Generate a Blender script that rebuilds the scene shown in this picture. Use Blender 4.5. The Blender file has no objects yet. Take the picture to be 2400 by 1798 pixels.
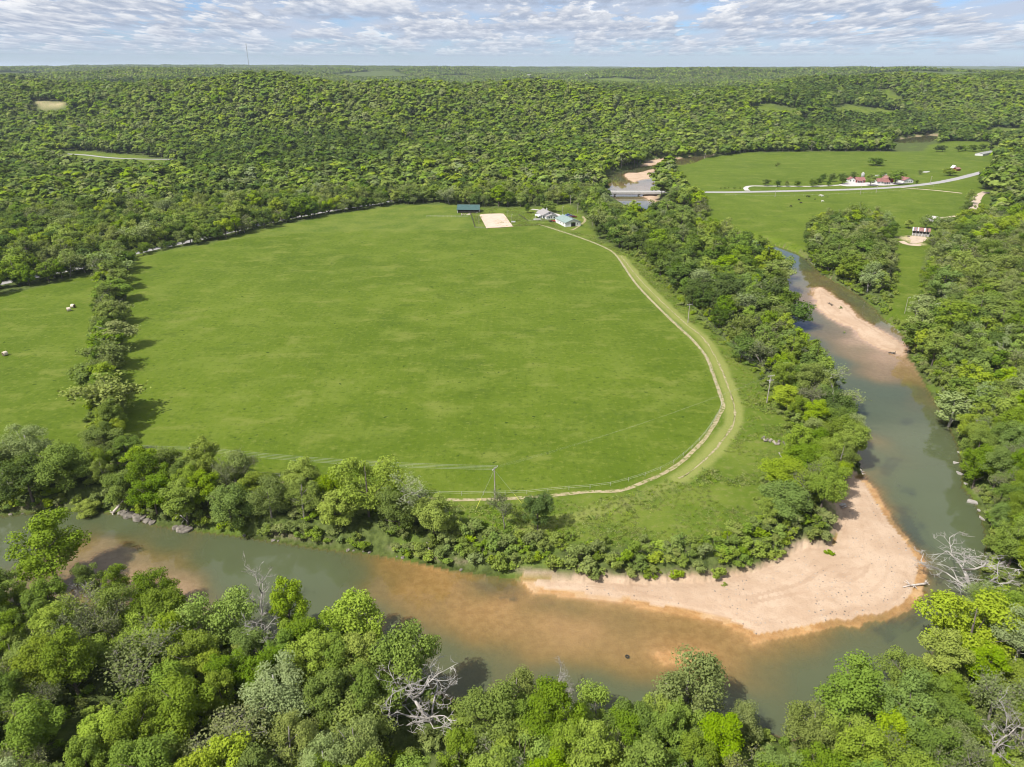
import bpy, bmesh, math, random
import numpy as np
from mathutils import Vector, Matrix

# ------------------------------------------------------------------ camera, sky, sun, exposure
S = bpy.context.scene
COL = S.collection
CAM_H, PITCH, F = 100.0, math.radians(24.0), 1665.0        # eye height, downward tilt, focal length in photo pixels (2400 wide)
cam_d = bpy.data.cameras.new('camera'); cam = bpy.data.objects.new('camera', cam_d); COL.objects.link(cam)
cam.location = (0, 0, CAM_H); cam.rotation_euler = (math.pi/2 - PITCH, 0, 0)
cam_d.sensor_fit = 'HORIZONTAL'; cam_d.sensor_width = 36.0; cam_d.lens = 36.0*F/2400.0
cam_d.clip_start = 0.5; cam_d.clip_end = 120000.0
S.camera = cam
SUN_EL = math.radians(52.0)
SUN_DIR = Vector((-0.80, -0.60, 0)).normalized()          # horizontal direction towards the sun
SUN_AZ = math.atan2(SUN_DIR.x, SUN_DIR.y)                 # clockwise from +Y
sun_d = bpy.data.lights.new('sun', 'SUN'); sun_d.energy = 5.0; sun_d.angle = math.radians(0.53); sun_d.color = (1.0, 0.955, 0.88)
sun = bpy.data.objects.new('sun', sun_d); COL.objects.link(sun)
sv = Vector((SUN_DIR.x*math.cos(SUN_EL), SUN_DIR.y*math.cos(SUN_EL), math.sin(SUN_EL)))
sun.rotation_euler = sv.to_track_quat('Z', 'Y').to_euler(); sun.location = (0, 0, 400)
S.view_settings.view_transform = 'Standard'; S.view_settings.look = 'None'
S.view_settings.exposure = 0.58; S.view_settings.gamma = 1.0; S.view_settings.use_curve_mapping = False
S.render.engine = 'CYCLES'
cy = S.cycles
cy.use_denoising = True; cy.denoiser = 'OPENIMAGEDENOISE'
cy.max_bounces = 8; cy.diffuse_bounces = 2; cy.glossy_bounces = 3; cy.transmission_bounces = 4; cy.transparent_max_bounces = 8; cy.volume_bounces = 0
cy.filter_width = 1.1; cy.sample_clamp_indirect = 6.0; cy.use_adaptive_sampling = True; cy.adaptive_threshold = 0.02

class NT:
    """tiny node-graph helper"""
    def __init__(s, tree): s.t = tree; s.n = tree.nodes; s.l = tree.links
    def add(s, typ, ins=None, **kw):
        nd = s.n.new(typ)
        for k, v in kw.items(): setattr(nd, k, v)
        for k, v in (ins or {}).items(): s.put(nd.inputs[k], v)
        return nd
    def put(s, sock, v):
        if isinstance(v, bpy.types.NodeSocket): s.l.new(v, sock)
        elif isinstance(v, bpy.types.Node): s.l.new(v.outputs[0], sock)
        else: sock.default_value = v
    def m(s, op, a, b=0.0, c=0.0):
        return s.add('ShaderNodeMath', {0: a, 1: b, 2: c}, operation=op).outputs[0]
    def ramp(s, v, lo, hi, a=0.0, b=1.0):
        return s.add('ShaderNodeMapRange', {0: v, 1: lo, 2: hi, 3: a, 4: b}, interpolation_type='SMOOTHSTEP').outputs[0]
    def mix(s, f, a, b, mode='MIX'):
        nd = s.add('ShaderNodeMix', None, data_type='RGBA', blend_type=mode)
        s.put(nd.inputs[0], f); s.put(nd.inputs[6], a); s.put(nd.inputs[7], b)
        return nd.outputs[2]
    def noise(s, vec, scale, detail=4.0, rough=0.55, dist=0.0):
        return s.add('ShaderNodeTexNoise', {'Vector': vec, 'Scale': scale, 'Detail': detail, 'Roughness': rough, 'Distortion': dist}).outputs[0]

def rgb(r, g, b): return (r, g, b, 1.0)

w = bpy.data.worlds.new('World'); S.world = w; w.use_nodes = True
N = NT(w.node_tree); N.n.clear()
sky = N.add('ShaderNodeTexSky', None, sky_type='NISHITA', sun_disc=False, sun_elevation=SUN_EL, sun_rotation=SUN_AZ,
            altitude=250.0, air_density=1.0, dust_density=0.35, ozone_density=1.2)
gen = N.add('ShaderNodeTexCoord').outputs['Generated']
sp = N.add('ShaderNodeSeparateXYZ', {0: gen}).outputs
zc = N.m('MAXIMUM', sp[2], 0.0)
az = N.m('ARCTAN2', sp[0], sp[1])
skyc = N.mix(1.0, sky.outputs[0], rgb(0.60, 0.79, 1.22), 'MULTIPLY')
zl = N.m('ADD', zc, 0.010)
fvec = N.add('ShaderNodeCombineXYZ', {0: N.m('MULTIPLY', N.m('DIVIDE', az, N.m('POWER', zl, .40)), 3.6), 1: N.m('MULTIPLY', N.m('LOGARITHM', zl, math.e), 2.6), 2: 0.0}).outputs[0]
fine = N.add('ShaderNodeTexNoise', {'Vector': fvec, 'Scale': 5.0, 'Detail': 5.0, 'Roughness': .58}, noise_dimensions='2D').outputs[0]
soft2 = N.add('ShaderNodeTexNoise', {'Vector': fvec, 'Scale': 1.1, 'Detail': 2.0, 'Roughness': .5}, noise_dimensions='2D').outputs[0]
C_LO, C_MID, C_HI = rgb(3.5, 4.05, 5.2), rgb(4.8, 5.4, 6.6), rgb(8.6, 8.6, 8.7)
cur = N.mix(N.m('MULTIPLY', N.ramp(soft2, .22, .58), N.ramp(zc, .004, .045, .25, .92)), skyc, C_MID)      # thin veil between the heaps
for k, zk in enumerate((.0125, .0170, .0230, .0310, .0410, .0540, .0700)):
    h = .52*zk+.002
    prof = N.add('ShaderNodeTexNoise', {'W': N.m('ADD', N.m('MULTIPLY', az, .27/zk), 13.7*k+2.1), 'Scale': 1.0, 'Detail': 3.0, 'Roughness': .55}, noise_dimensions='1D').outputs[0]
    top = N.m('ADD', N.m('MULTIPLY', N.m('SUBTRACT', prof, .345), 4.6), N.m('MULTIPLY', N.m('SUBTRACT', fine, .5), 1.7))
    wv = N.m('DIVIDE', N.m('SUBTRACT', N.m('SUBTRACT', zc, zk), N.m('MULTIPLY', N.m('SUBTRACT', fine, .5), h*.6)), h)
    al = N.m('MULTIPLY', N.ramp(wv, -.10, .22), N.ramp(N.m('SUBTRACT', top, wv), .0, .34))
    br = N.m('ADD', N.m('ADD', N.m('MULTIPLY', wv, .75), .10), N.m('MULTIPLY', N.m('SUBTRACT', fine, .5), 1.5))
    colk = N.mix(N.ramp(br, .05, .95), C_LO, C_HI)
    cur = N.mix(N.m('MULTIPLY', al, min(.92, .30+zk*16)), cur, colk)
up = N.m('MAXIMUM', sp[2], .05)
pvec = N.add('ShaderNodeCombineXYZ', {0: N.m('DIVIDE', sp[0], up), 1: N.m('DIVIDE', sp[1], up), 2: 0.0}).outputs[0]
high = N.add('ShaderNodeTexNoise', {'Vector': pvec, 'Scale': .62, 'Detail': 4.0, 'Roughness': .55}, noise_dimensions='2D').outputs[0]
hc = N.mix(N.m('MULTIPLY', N.ramp(high, .36, .52), .9), skyc, N.mix(N.ramp(high, .50, .72), C_HI, C_MID))
mixc = N.mix(N.ramp(zc, .105, .17), cur, hc)
bg = N.add('ShaderNodeBackground', {0: mixc, 1: 0.078})
N.l.new(bg.outputs[0], N.add('ShaderNodeOutputWorld').inputs[0])

# ------------------------------------------------------------------ general helpers
rng = np.random.default_rng(7)
def ray(px, py):
    px = np.asarray(px, float); py = np.asarray(py, float)
    a = (px-1200.0)/F; b = -(py-899.0)/F
    return a, math.cos(PITCH)+b*math.sin(PITCH), -math.sin(PITCH)+b*math.cos(PITCH)
def G(px, py, z=0.0):
    """ground point seen along a photo direction, at height z"""
    dx, dy, dz = ray(px, py); t = (np.asarray(z, float)-CAM_H)/dz
    return np.stack([dx*t, dy*t], -1)
def project(x, y, z):
    zz = np.asarray(z, float)-CAM_H
    dep = y*math.cos(PITCH)-zz*math.sin(PITCH); up = y*math.sin(PITCH)+zz*math.cos(PITCH)
    dep = np.where(dep < 1e-3, 1e-3, dep)
    return 1200+F*x/dep, 899-F*up/dep, dep
def sst(a, b, x):
    t = np.clip((x-a)/(b-a), 0, 1); return t*t*(3-2*t)
def _hash(ix, iy, seed):
    h = (ix.astype(np.int64)*374761393 + iy.astype(np.int64)*668265263 + seed*1442695041) & 0xffffffff
    h = ((h ^ (h >> 13))*1274126177) & 0xffffffff
    return ((h ^ (h >> 16)) & 0xffffff)/float(0xffffff)
def vnoise(x, y, seed=0):
    x = np.asarray(x, float); y = np.asarray(y, float)
    ix = np.floor(x); iy = np.floor(y); fx = x-ix; fy = y-iy
    fx = fx*fx*(3-2*fx); fy = fy*fy*(3-2*fy)
    a = _hash(ix, iy, seed); b = _hash(ix+1, iy, seed); c = _hash(ix, iy+1, seed); d = _hash(ix+1, iy+1, seed)
    return (a*(1-fx)+b*fx)*(1-fy)+(c*(1-fx)+d*fx)*fy
def fbm(x, y, seed=0, octv=4):
    s = 0; a = .5; t = 0
    for k in range(octv):
        s = s+a*vnoise(x*2**k+17.3*k, y*2**k-9.1*k, seed+k); t += a; a *= .5
    return s/t
def seg_dist(x, y, P, closed=True):
    P = np.asarray(P, float); n = len(P); best = np.full(np.shape(x), 1e18)
    for i in range(n if closed else n-1):
        ax, ay = P[i]; bx, by = P[(i+1) % n]; ex, ey = bx-ax, by-ay; L = ex*ex+ey*ey+1e-12
        t = np.clip(((x-ax)*ex+(y-ay)*ey)/L, 0, 1)
        d = (x-ax-t*ex)**2+(y-ay-t*ey)**2
        np.minimum(best, d, out=best)
    return np.sqrt(best)
def inside(x, y, P):
    P = np.asarray(P, float); n = len(P); r = np.zeros(np.shape(x), bool)
    for i in range(n):
        ax, ay = P[i]; bx, by = P[(i+1) % n]
        if ay == by: continue
        c = ((ay > y) != (by > y)) & (x < (bx-ax)*(y-ay)/(by-ay)+ax)
        r ^= c
    return r
def sdist(x, y, P, cap=60.0):
    """signed distance to polygon, negative inside; computed only near its bounds"""
    x = np.asarray(x, float); y = np.asarray(y, float); P = np.asarray(P, float)
    out = np.full(x.shape, cap); lo = P.min(0)-cap; hi = P.max(0)+cap
    m = (x > lo[0]) & (x < hi[0]) & (y > lo[1]) & (y < hi[1])
    if m.any():
        xs, ys = x[m], y[m]; d = seg_dist(xs, ys, P); out[m] = np.where(inside(xs, ys, P), -d, np.minimum(d, cap))
    return out
def catmull(P, step):
    P = np.asarray(P, float); out = []
    Q = np.vstack([2*P[0]-P[1], P, 2*P[-1]-P[-2]])
    for i in range(1, len(Q)-2):
        p0, p1, p2, p3 = Q[i-1], Q[i], Q[i+1], Q[i+2]; n = max(2, int(np.linalg.norm(p2-p1)/step))
        for t in np.linspace(0, 1, n, endpoint=False):
            out.append(.5*((2*p1)+(-p0+p2)*t+(2*p0-5*p1+4*p2-p3)*t*t+(-p0+3*p1-3*p2+p3)*t**3))
    out.append(P[-1]); return np.array(out)
def PX(lst, z=0.0):
    """list of photo points (x, y[, z]) -> ground coordinates"""
    return np.array([G(p[0], p[1], p[2] if len(p) > 2 else z) for p in lst])

def mesh_np(name, V, Fq, attrs=None, smooth=False):
    me = bpy.data.meshes.new(name); V = np.asarray(V, np.float32); Fq = np.asarray(Fq, np.int32); k = Fq.shape[1]
    me.vertices.add(len(V)); me.vertices.foreach_set('co', V.ravel())
    me.loops.add(Fq.size); me.loops.foreach_set('vertex_index', Fq.ravel())
    me.polygons.add(len(Fq)); me.polygons.foreach_set('loop_start', np.arange(0, Fq.size, k, dtype=np.int32))
    me.polygons.foreach_set('loop_total', np.full(len(Fq), k, np.int32))
    if smooth: me.polygons.foreach_set('use_smooth', np.ones(len(Fq), bool))
    for an, av in (attrs or {}).items():
        at = me.attributes.new(an, 'FLOAT', 'POINT'); at.data.foreach_set('value', np.asarray(av, np.float32))
    me.update(calc_edges=True); me.validate(); return me
def link(name, me, parent=None, mat=None):
    o = bpy.data.objects.new(name, me); COL.objects.link(o)
    if parent is not None: o.parent = parent
    if mat is not None and me is not None:
        me.materials.clear(); me.materials.append(mat)
    return o
def tag(o, label=None, cat=None, group=None, kind=None):
    for k, v in (('label', label), ('category', cat), ('group', group), ('kind', kind)):
        if v: o[k] = v
    return o
def empty(name, loc, rz=0.0):
    o = bpy.data.objects.new(name, None); COL.objects.link(o); o.location = loc; o.rotation_euler = (0, 0, rz); o.empty_display_size = .5
    return o

class MB:
    """collects boxes, bars, tubes and polygons into one mesh"""
    def __init__(s): s.v = []; s.f = []
    def add(s, V, Fs):
        o = len(s.v); s.v += [tuple(map(float, p)) for p in V]; s.f += [tuple(i+o for i in f) for f in Fs]; return s
    def box(s, x0, x1, y0, y1, z0, z1):
        return s.add([(x0,y0,z0),(x1,y0,z0),(x1,y1,z0),(x0,y1,z0),(x0,y0,z1),(x1,y0,z1),(x1,y1,z1),(x0,y1,z1)],
                     [(0,3,2,1),(4,5,6,7),(0,1,5,4),(1,2,6,5),(2,3,7,6),(3,0,4,7)])
    def tube(s, pts, radii, n=6, cap=True):
        pts = [Vector(p) for p in pts]
        if not hasattr(radii, '__len__'): radii = [radii]*len(pts)
        V = []; Fs = []
        for i, p in enumerate(pts):
            t = (pts[min(i+1, len(pts)-1)]-pts[max(i-1, 0)])
            t = t.normalized() if t.length > 1e-9 else Vector((0, 0, 1))
            a = t.cross(Vector((0, 0, 1)) if abs(t.z) < .9 else Vector((1, 0, 0))).normalized(); b = t.cross(a)
            for k in range(n):
                an = 2*math.pi*k/n; V.append(p+(a*math.cos(an)+b*math.sin(an))*radii[i])
        for i in range(len(pts)-1):
            for k in range(n):
                Fs.append((i*n+k, i*n+(k+1) % n, (i+1)*n+(k+1) % n, (i+1)*n+k))
        if cap: Fs += [tuple(range(n))[::-1], tuple(range((len(pts)-1)*n, len(pts)*n))]
        return s.add(V, Fs)
    def prism(s, poly, y0, y1):
        """polygon in xz extruded along y"""
        n = len(poly); V = [(p[0], y0, p[1]) for p in poly]+[(p[0], y1, p[1]) for p in poly]
        return s.add(V, [tuple(range(n)), tuple(range(n, 2*n))[::-1]]+[(i, i+n, (i+1) % n+n, (i+1) % n) for i in range(n)])
    def slab(s, poly, z0, z1):
        n = len(poly); V = [(p[0], p[1], z0) for p in poly]+[(p[0], p[1], z1) for p in poly]
        return s.add(V, [tuple(range(n))[::-1], tuple(range(n, 2*n))]+[(i, (i+1) % n, (i+1) % n+n, i+n) for i in range(n)])
    def quad(s, a, b, c, d): return s.add([a, b, c, d], [(0, 1, 2, 3)])
    def panel(s, a, b, c, d, t):
        """a quad plate of thickness t (downwards along its normal)"""
        a, b, c, d = map(Vector, (a, b, c, d)); n = (b-a).cross(d-a).normalized()*t
        return s.add([a, b, c, d, a-n, b-n, c-n, d-n], [(0,1,2,3),(7,6,5,4),(0,4,5,1),(1,5,6,2),(2,6,7,3),(3,7,4,0)])
    def mesh(s, name, smooth=False):
        me = bpy.data.meshes.new(name); me.from_pydata(s.v, [], s.f)
        if smooth: me.polygons.foreach_set('use_smooth', np.ones(len(me.polygons), bool))
        me.update(); return me
    def build(s, name, mat, parent=None, smooth=False): return link(name, s.mesh(name, smooth), parent, mat)

# ------------------------------------------------------------------ materials
MATS = {}
def mat_new(name):
    m = bpy.data.materials.new(name); m.use_nodes = True; n = NT(m.node_tree); n.n.clear(); MATS[name] = m; return m, n
def out(n, sh): n.l.new(sh if isinstance(sh, bpy.types.NodeSocket) else sh.outputs[0], n.add('ShaderNodeOutputMaterial').inputs[0])
def simple(name, col, rough=.75, var=.18, scale=3.0, metal=0.0, col2=None, stretch=(1, 1, 1), spec=.3):
    m, n = mat_new(name)
    tc = n.add('ShaderNodeTexCoord').outputs['Object']
    mp = n.add('ShaderNodeMapping', {0: tc, 3: stretch}).outputs[0]
    f = n.ramp(n.noise(mp, scale, 5.0, .6), .3, .7)
    a = rgb(*[c*(1-var) for c in col]); b = rgb(*(col2 if col2 else [min(1, c*(1+var)) for c in col]))
    p = n.add('ShaderNodeBsdfPrincipled', {'Base Color': n.mix(f, a, b), 'Roughness': rough, 'Metallic': metal, 'Specular IOR Level': spec})
    out(n, p); return m
simple('white_paint', (.58, .58, .57), .6, .08)
simple('white_siding', (.60, .60, .59), .6, .06, 2.0, stretch=(1, 1, 6))
simple('grey_siding', (.50, .49, .48), .7, .08, 2.0, stretch=(1, 1, 6))
simple('green_metal', (.040, .088, .082), .45, .12, .8, spec=.5)
simple('pale_green_metal', (.20, .265, .24), .45, .10, .6, spec=.5)
simple('grey_shingle', (.25, .235, .23), .85, .2, 4.0)
simple('red_metal', (.22, .095, .085), .7, .2, .9, col2=(.28, .14, .125), spec=.15)
simple('red_paint', (.16, .022, .02), .6, .2)
simple('rust_metal', (.20, .075, .06), .8, .3, 1.5, col2=(.33, .20, .17))
simple('old_wood', (.36, .34, .32), .9, .25, 2.0, stretch=(1, 1, .3))
simple('dark_wood', (.055, .045, .04), .9, .3, 2.0)
simple('pole_wood', (.33, .29, .26), .9, .2, 2.0, stretch=(4, 4, .4))
simple('interior_shade', (.012, .011, .010), .9, .2)  # near-black colour standing in for indoor shade
simple('concrete', (.36, .35, .335), .85, .12, .8)
simple('wire_metal', (.25, .25, .235), .4, .1)
simple('guy_guard', (.62, .60, .10), .5, .1)
simple('insulator', (.6, .62, .62), .3, .1)
simple('hay', (.52, .45, .36), .95, .2, 6.0)
simple('hay_dark', (.12, .09, .06), .95, .3, 6.0)
simple('rubber', (.02, .02, .02), .8, .2)
simple('glass_dark', (.02, .025, .03), .12, .1, spec=.6)
simple('car_blue', (.02, .09, .42), .3, .05, spec=.6)
simple('car_maroon', (.12, .01, .014), .3, .05, spec=.6)
simple('car_grey', (.10, .09, .15), .3, .05, spec=.6)
simple('tractor_red', (.42, .02, .03), .4, .1)
simple('chrome', (.6, .6, .6), .25, .05, metal=1.0)
simple('black_hide', (.012, .011, .011), .8, .2)
simple('white_hide', (.62, .60, .56), .8, .1)
simple('rock', (.13, .115, .095), .9, .3, .9, col2=(.23, .205, .175))
simple('pale_rock', (.30, .26, .215), .9, .2, .8, col2=(.38, .335, .285))
simple('driftwood', (.42, .37, .33), .9, .25, 2.0)
simple('dark_bark', (.11, .092, .075), .95, .3, 1.5, stretch=(2, 2, .5))
simple('grey_bark', (.22, .20, .17), .95, .25, 1.5, stretch=(2, 2, .5))
simple('white_bark', (.30, .275, .245), .85, .3, .8, col2=(.44, .41, .375))
simple('gravel', (.42, .39, .37), .95, .15, 1.2, col2=(.50, .47, .445))
simple('asphalt_pale', (.285, .275, .27), .9, .1, .5)
simple('fence_tape', (.42, .42, .36), .7, .1)
simple('arena_sand', (.47, .36, .285), .95, .08, .25)
# ------------------------------------------------------------------ geography (photo points turned into ground coordinates)
WATER = -3.0
W = WATER
inner_bank = [(-420,1228),(-200,1216),(0,1207),(108,1197),(217,1191),(282,1202),(358,1226),(434,1240),(521,1248),(651,1267),(760,1283),(854,1293),(927,1303),(981,1314),(1053,1330),(1126,1341),
  (1162,1346),(1227,1356),(1271,1359),(1325,1370),(1379,1368),(1452,1374),(1524,1375),(1597,1368),(1654,1372),(1709,1357),(1781,1343),(1825,1325),(1862,1303),(1890,1288),(1926,1288),(1956,1280),
  (1969,1256),(1980,1227),(1975,1195),(1985,1160),(2005,1132),(2018,1114),(2010,1090),(2004,1067),(1998,1035),(1992,1000),(1980,962),(1962,930),(1938,900),(1888,870),(1860,832),(1856,781),(1853,740),
  (1838,712),(1842,670),(1836,645),(1786,612),(1722,582),(1658,548),(1600,528),(1540,508),(1480,490),(1445,470),(1430,458),(1422,444),(1411,418),(1419,410),(1458,400),(1478,394),(1500,390),(1522,375),(1559,370),(1598,370),(1640,363),(1670,360)]
outer_bank = [(1672,366),(1645,375),(1616,388),(1567,396),(1545,405),(1532,440),(1536,458),(1552,478),(1600,500),(1655,522),(1720,547),(1803,571),(1868,593),(1890,607),(1926,643),(1980,672),(2027,701),(2049,720),(2071,745),
  (2104,772),(2136,803),(2133,839),(2148,853),(2163,882),(2184,919),(2206,958),(2228,991),(2250,1045),(2257,1074),(2262,1114),(2264,1143),(2284,1165),(2296,1187),(2314,1234),(2322,1277),
  (2312,1335,0),(2275,1400,3),(2215,1470,5),(2172,1540,5),(2085,1605,5),(1965,1628,5),(1875,1690,3),(1800,1726),(1727,1726),(1600,1698,1),(1480,1676,4),(1340,1655,5),(1200,1612,5),(1080,1600,4),(985,1552,3),(900,1530,2),(810,1522,2),
  (700,1500,3),(560,1440,4),(440,1408,7),(300,1382,7),(170,1356,7),(-60,1322,8),(-420,1300,8)]
CHANNEL = PX(inner_bank+outer_bank, W)
FAR_POOL = PX([(2085,334),(2105,327),(2150,319),(2195,316),(2200,326),(2180,334),(2165,338),(2120,340)], W)
SANDS = [PX(p, W) for p in (
  [(1227,1355),(1253,1383),(1325,1392),(1416,1403),(1470,1408),(1524,1423),(1597,1435),(1690,1451),(1719,1466),(1756,1484),(1770,1500),(1792,1493),(1853,1484),(1926,1468),(1962,1459),(2006,1464),(2016,1451),(2071,1448),(2125,1422),(2150,1394),(2163,1343),(2161,1314),(2143,1285),(2118,1252),(2096,1227),(2078,1202),(2063,1179),(2042,1143),(2022,1119),
   (1990,1115),(1950,1150),(1950,1200),(1950,1270),(1880,1270),(1800,1315),(1700,1340),(1600,1350),(1400,1352),(1300,1352)],
  [(1904,676),(1926,672),(1955,694),(1984,712),(2017,745),(2053,767),(2089,788),(2122,810),(2129,821),(2114,834),(2085,825),(2060,817),(2042,806),(2009,788),(2002,770),(1977,763),(1944,745),(1915,723),(1908,698)],
  [(1461,410),(1471,405),(1494,405),(1526,397),(1536,396),(1530,405),(1537,412),(1522,420),(1504,421),(1486,428),(1471,421)],
  [(1500,391),(1522,376),(1559,371),(1598,371),(1575,377),(1543,385),(1520,389)],
  [(1504,455),(1543,455),(1543,467),(1531,477),(1518,468),(1507,460)],
  [(1546,1536),(1600,1533),(1640,1540),(1600,1549),(1560,1549)],
)]
DEPTHS = [(-200,1255,1.6),(0,1240,1.9),(100,1240,2.0),(180,1290,.50),(250,1315,.22),(330,1350,.20),(400,1370,.22),(430,1385,.15),(300,1225,1.9),(400,1265,1.7),(250,1270,.45),(330,1300,.40),(400,1310,.6),(520,1290,2.1),(560,1340,1.7),(640,1320,1.9),(700,1390,1.8),(760,1340,2.0),(780,1430,2.0),(820,1330,1.3),
  (850,1310,.9),(900,1325,.40),(870,1380,.65),(960,1380,.26),(1020,1330,.18),(1000,1420,.36),(1060,1370,.24),(1090,1350,.7),(1150,1372,1.25),(1200,1372,1.0),(1160,1412,.12),(1185,1418,.07),(1240,1420,.55),(1290,1410,1.0),(1350,1430,.8),(1100,1430,.2),(1110,1480,.36),(1200,1470,.26),(1290,1455,.10),(1330,1460,.06),(1380,1475,.10),
  (1480,1440,.55),(1450,1480,.40),(1560,1460,.45),(1650,1480,.40),(1720,1500,.3),(1250,1530,.32),(1350,1520,.24),(1450,1530,.2),(1550,1510,.2),(1650,1530,.2),(1700,1550,.35),(1800,1520,.5),(1900,1500,.55),(1500,1575,.4),(1650,1590,.65),(1800,1570,.9),(1950,1500,.65),
  (850,1460,1.5),(930,1500,1.3),(1000,1510,.9),(1050,1540,1.3),(1100,1560,1.5),(1200,1570,1.1),(1300,1590,1.3),(1400,1620,1.7),(1500,1640,2.0),(1650,1650,2.0),(1750,1690,1.8),(1900,1590,2.0),(2000,1540,2.1),(2100,1480,2.2),(2200,1420,2.2),
  (2040,1480,1.0),(2110,1450,.9),(2180,1390,.9),(2200,1330,1.4),(2170,1290,.6),(2130,1235,1.6),(2160,1250,2.6),(2200,1270,2.2),(2260,1300,2.2),(2250,1230,2.2),(2180,1180,2.3),(2090,1190,.45),(2110,1160,2.0),(2070,1150,.5),(2060,1100,.7),(2080,1080,1.2),(2130,1110,1.9),(2210,1120,2.2),
  (2050,1030,.7),(2100,1000,1.4),(2180,1040,2.0),(2040,960,1.4),(2100,920,1.4),(2150,930,.9),(2000,900,1.5),(2060,880,.30),(2100,870,.4),(1950,850,1.5),(2010,830,.5),(2060,840,.15),(2110,850,.2),(1900,800,1.3),(1950,790,.6),(1990,800,.15),(1890,740,.9),(1900,700,.45),(1880,670,.8),(1940,660,.8),(2000,700,1.1),(2060,740,1.0),(2110,780,.7),
  (1900,640,.8),(1870,620,1.5),(1800,590,2.0),(1700,555,2.0),(1560,505,1.6),(1480,470,.8),(1440,440,.5),(1440,415,1.1),(1480,440,.5),(1510,440,.3),(1540,392,1.0),(1620,375,.8)]
DP = PX([(a, b) for a, b, c in DEPTHS], W); DV = np.array([c for a, b, c in DEPTHS])
MAIN_FIELD = PX([(300,1084),(395,1093),(540,1110),(700,1126),(880,1151),(1050,1166),(1155,1164),(1235,1161),(1307,1154),(1379,1147),(1452,1143),(1506,1124),(1561,1099),(1600,1072),(1633,1041),(1658,1012),(1686,962),(1690,948),(1682,922),(1667,879),(1649,835),(1617,796),(1595,774),(1537,720),(1483,662),(1440,600),(1411,581),(1356,559),(1302,541),(1277,533),(1200,533),(1145,537),
  (1060,538),(850,541),(700,546),(590,556),(470,578),(330,604),(300,640),(290,760),(285,880),(290,1000)])
LIGHT_FIELD = PX([(590,551),(680,523),(800,501),(925,484),(1060,484),(1100,505),(1112,535),(1060,538),(850,541),(700,546)])
OPEN_MAIN = PX([(262,1110),(270,1000),(275,880),(282,760),(290,640),(318,596),(480,572),(640,532),(770,505),(925,480),(1060,480),(1140,488),(1250,487),(1335,478),(1360,498),(1388,532),(1400,562),(1475,594),(1540,648),(1600,706),(1665,770),(1715,815),(1760,862),(1800,905),(1830,962),(1858,1000),(1872,1020),(1853,1058),(1817,1110),(1795,1150),(1795,1200),(1770,1235),(1700,1262),(1550,1285),(1400,1285),(1300,1278),(1200,1262),(1120,1240),(1060,1210),
  (1040,1190),(900,1172),(700,1142),(560,1128),(400,1112),(300,1108)])
LEFT_FIELD = PX([(-300,1085),(0,1075),(120,1090),(215,1090),(222,900),(225,760),(232,640),(110,668),(0,694),(-300,760)])
RIGHT_FIELD = PX([(1560,398),(1602,384),(1640,372),(1752,358),(1890,356),(2065,356),(2165,355),(2180,340),(2230,331),(2310,333),(2350,350),(2330,380),(2305,408),(2296,440),(2315,452),(2325,480),(2318,515),(2285,530),(2215,540),(2190,556),(2185,580),(2166,604),(2164,640),(2170,716),(2172,800),(2106,768),(2072,738),(2088,690),(2096,636),(2096,600),(2070,580),(1990,600),(1900,592),(1860,586),(1781,566),(1701,538),(1660,515),(1650,470),(1600,455),(1560,455),(1555,445),(1600,440),(1590,420)])
ROAD_L = PX([(-200,707),(-60,680),(0,665),(110,643),(205,624),(330,590),(480,558),(620,524),(700,507),(815,487),(880,478),(930,468),(985,458),(1046,448),(1126,440),(1200,442),(1300,447),(1395,450)])
ROAD_R = PX([(1395,450),(1500,450.3),(1620,450.6),(1700,450.8),(1774,449.6),(1850,448),(2000,444),(2100,439),(2184,430.5),(2240,420),(2297,405),(2330,396)])
ROAD_FAR = PX([(60,352),(130,360),(200,364),(260,370),(330,373),(420,374)])
ROAD_HILL = PX([(1108,443),(1130,438),(1162,436),(1210,433),(1264,432.5),(1300,436)])
CLEAR_FAR = PX([(110,356),(200,358),(330,366),(440,369),(440,384),(330,382),(220,384),(140,372)])
VALLEY = np.array([(-900,-300),(-900,900),(-635,935),(-378,850),(-250,745),(-121,705),(-42,715),(40,735),(90,790),(236,940),(392,1010),(560,1130),(700,1260),(900,1250),(780,1080),(520,760),(430,640),(365,520),(290,465),(235,420),(195,330),(150,215),(122,140),(100,105),(140,40),(200,-300)], float)
TRACK = PX([(262,1085),(326,1094),(398,1102),(561,1119),(700,1137),(900,1161),(1050,1172),(1155,1171),(1235,1167),(1307,1161),(1379,1154),(1452,1151),(1506,1132),(1561,1107),(1600,1081),(1633,1049),(1658,1020),(1691,964),(1695,948),(1687,922),(1672,879),(1654,835),(1622,796),(1600,776),(1542,720),(1488,662),(1445,600),(1416,580),(1361,558),(1307,540),(1282,532),(1262,526)])
TRACK2 = PX([(1590,1122),(1607,1114),(1647,1082),(1691,1035),(1719,990),(1720,950),(1704,900),(1688,860),(1664,815),(1640,785),(1608,760),(1552,708),(1500,655),(1455,600)])
SHRUB_ZONE = PX([(1040,1200),(1120,1240),(1200,1266),(1300,1282),(1400,1289),(1550,1289),(1700,1266),(1790,1215),(1840,1215),(1900,1225),(1960,1200),(1968,1256),(1926,1286),(1862,1303),(1781,1343),(1709,1357),(1597,1368),(1452,1374),(1325,1370),(1227,1356),(1053,1330),(985,1315),(985,1250)])
MOWN_ARC = PX([(1230,1240),(1330,1215),(1440,1190),(1540,1150),(1600,1118)])

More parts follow.
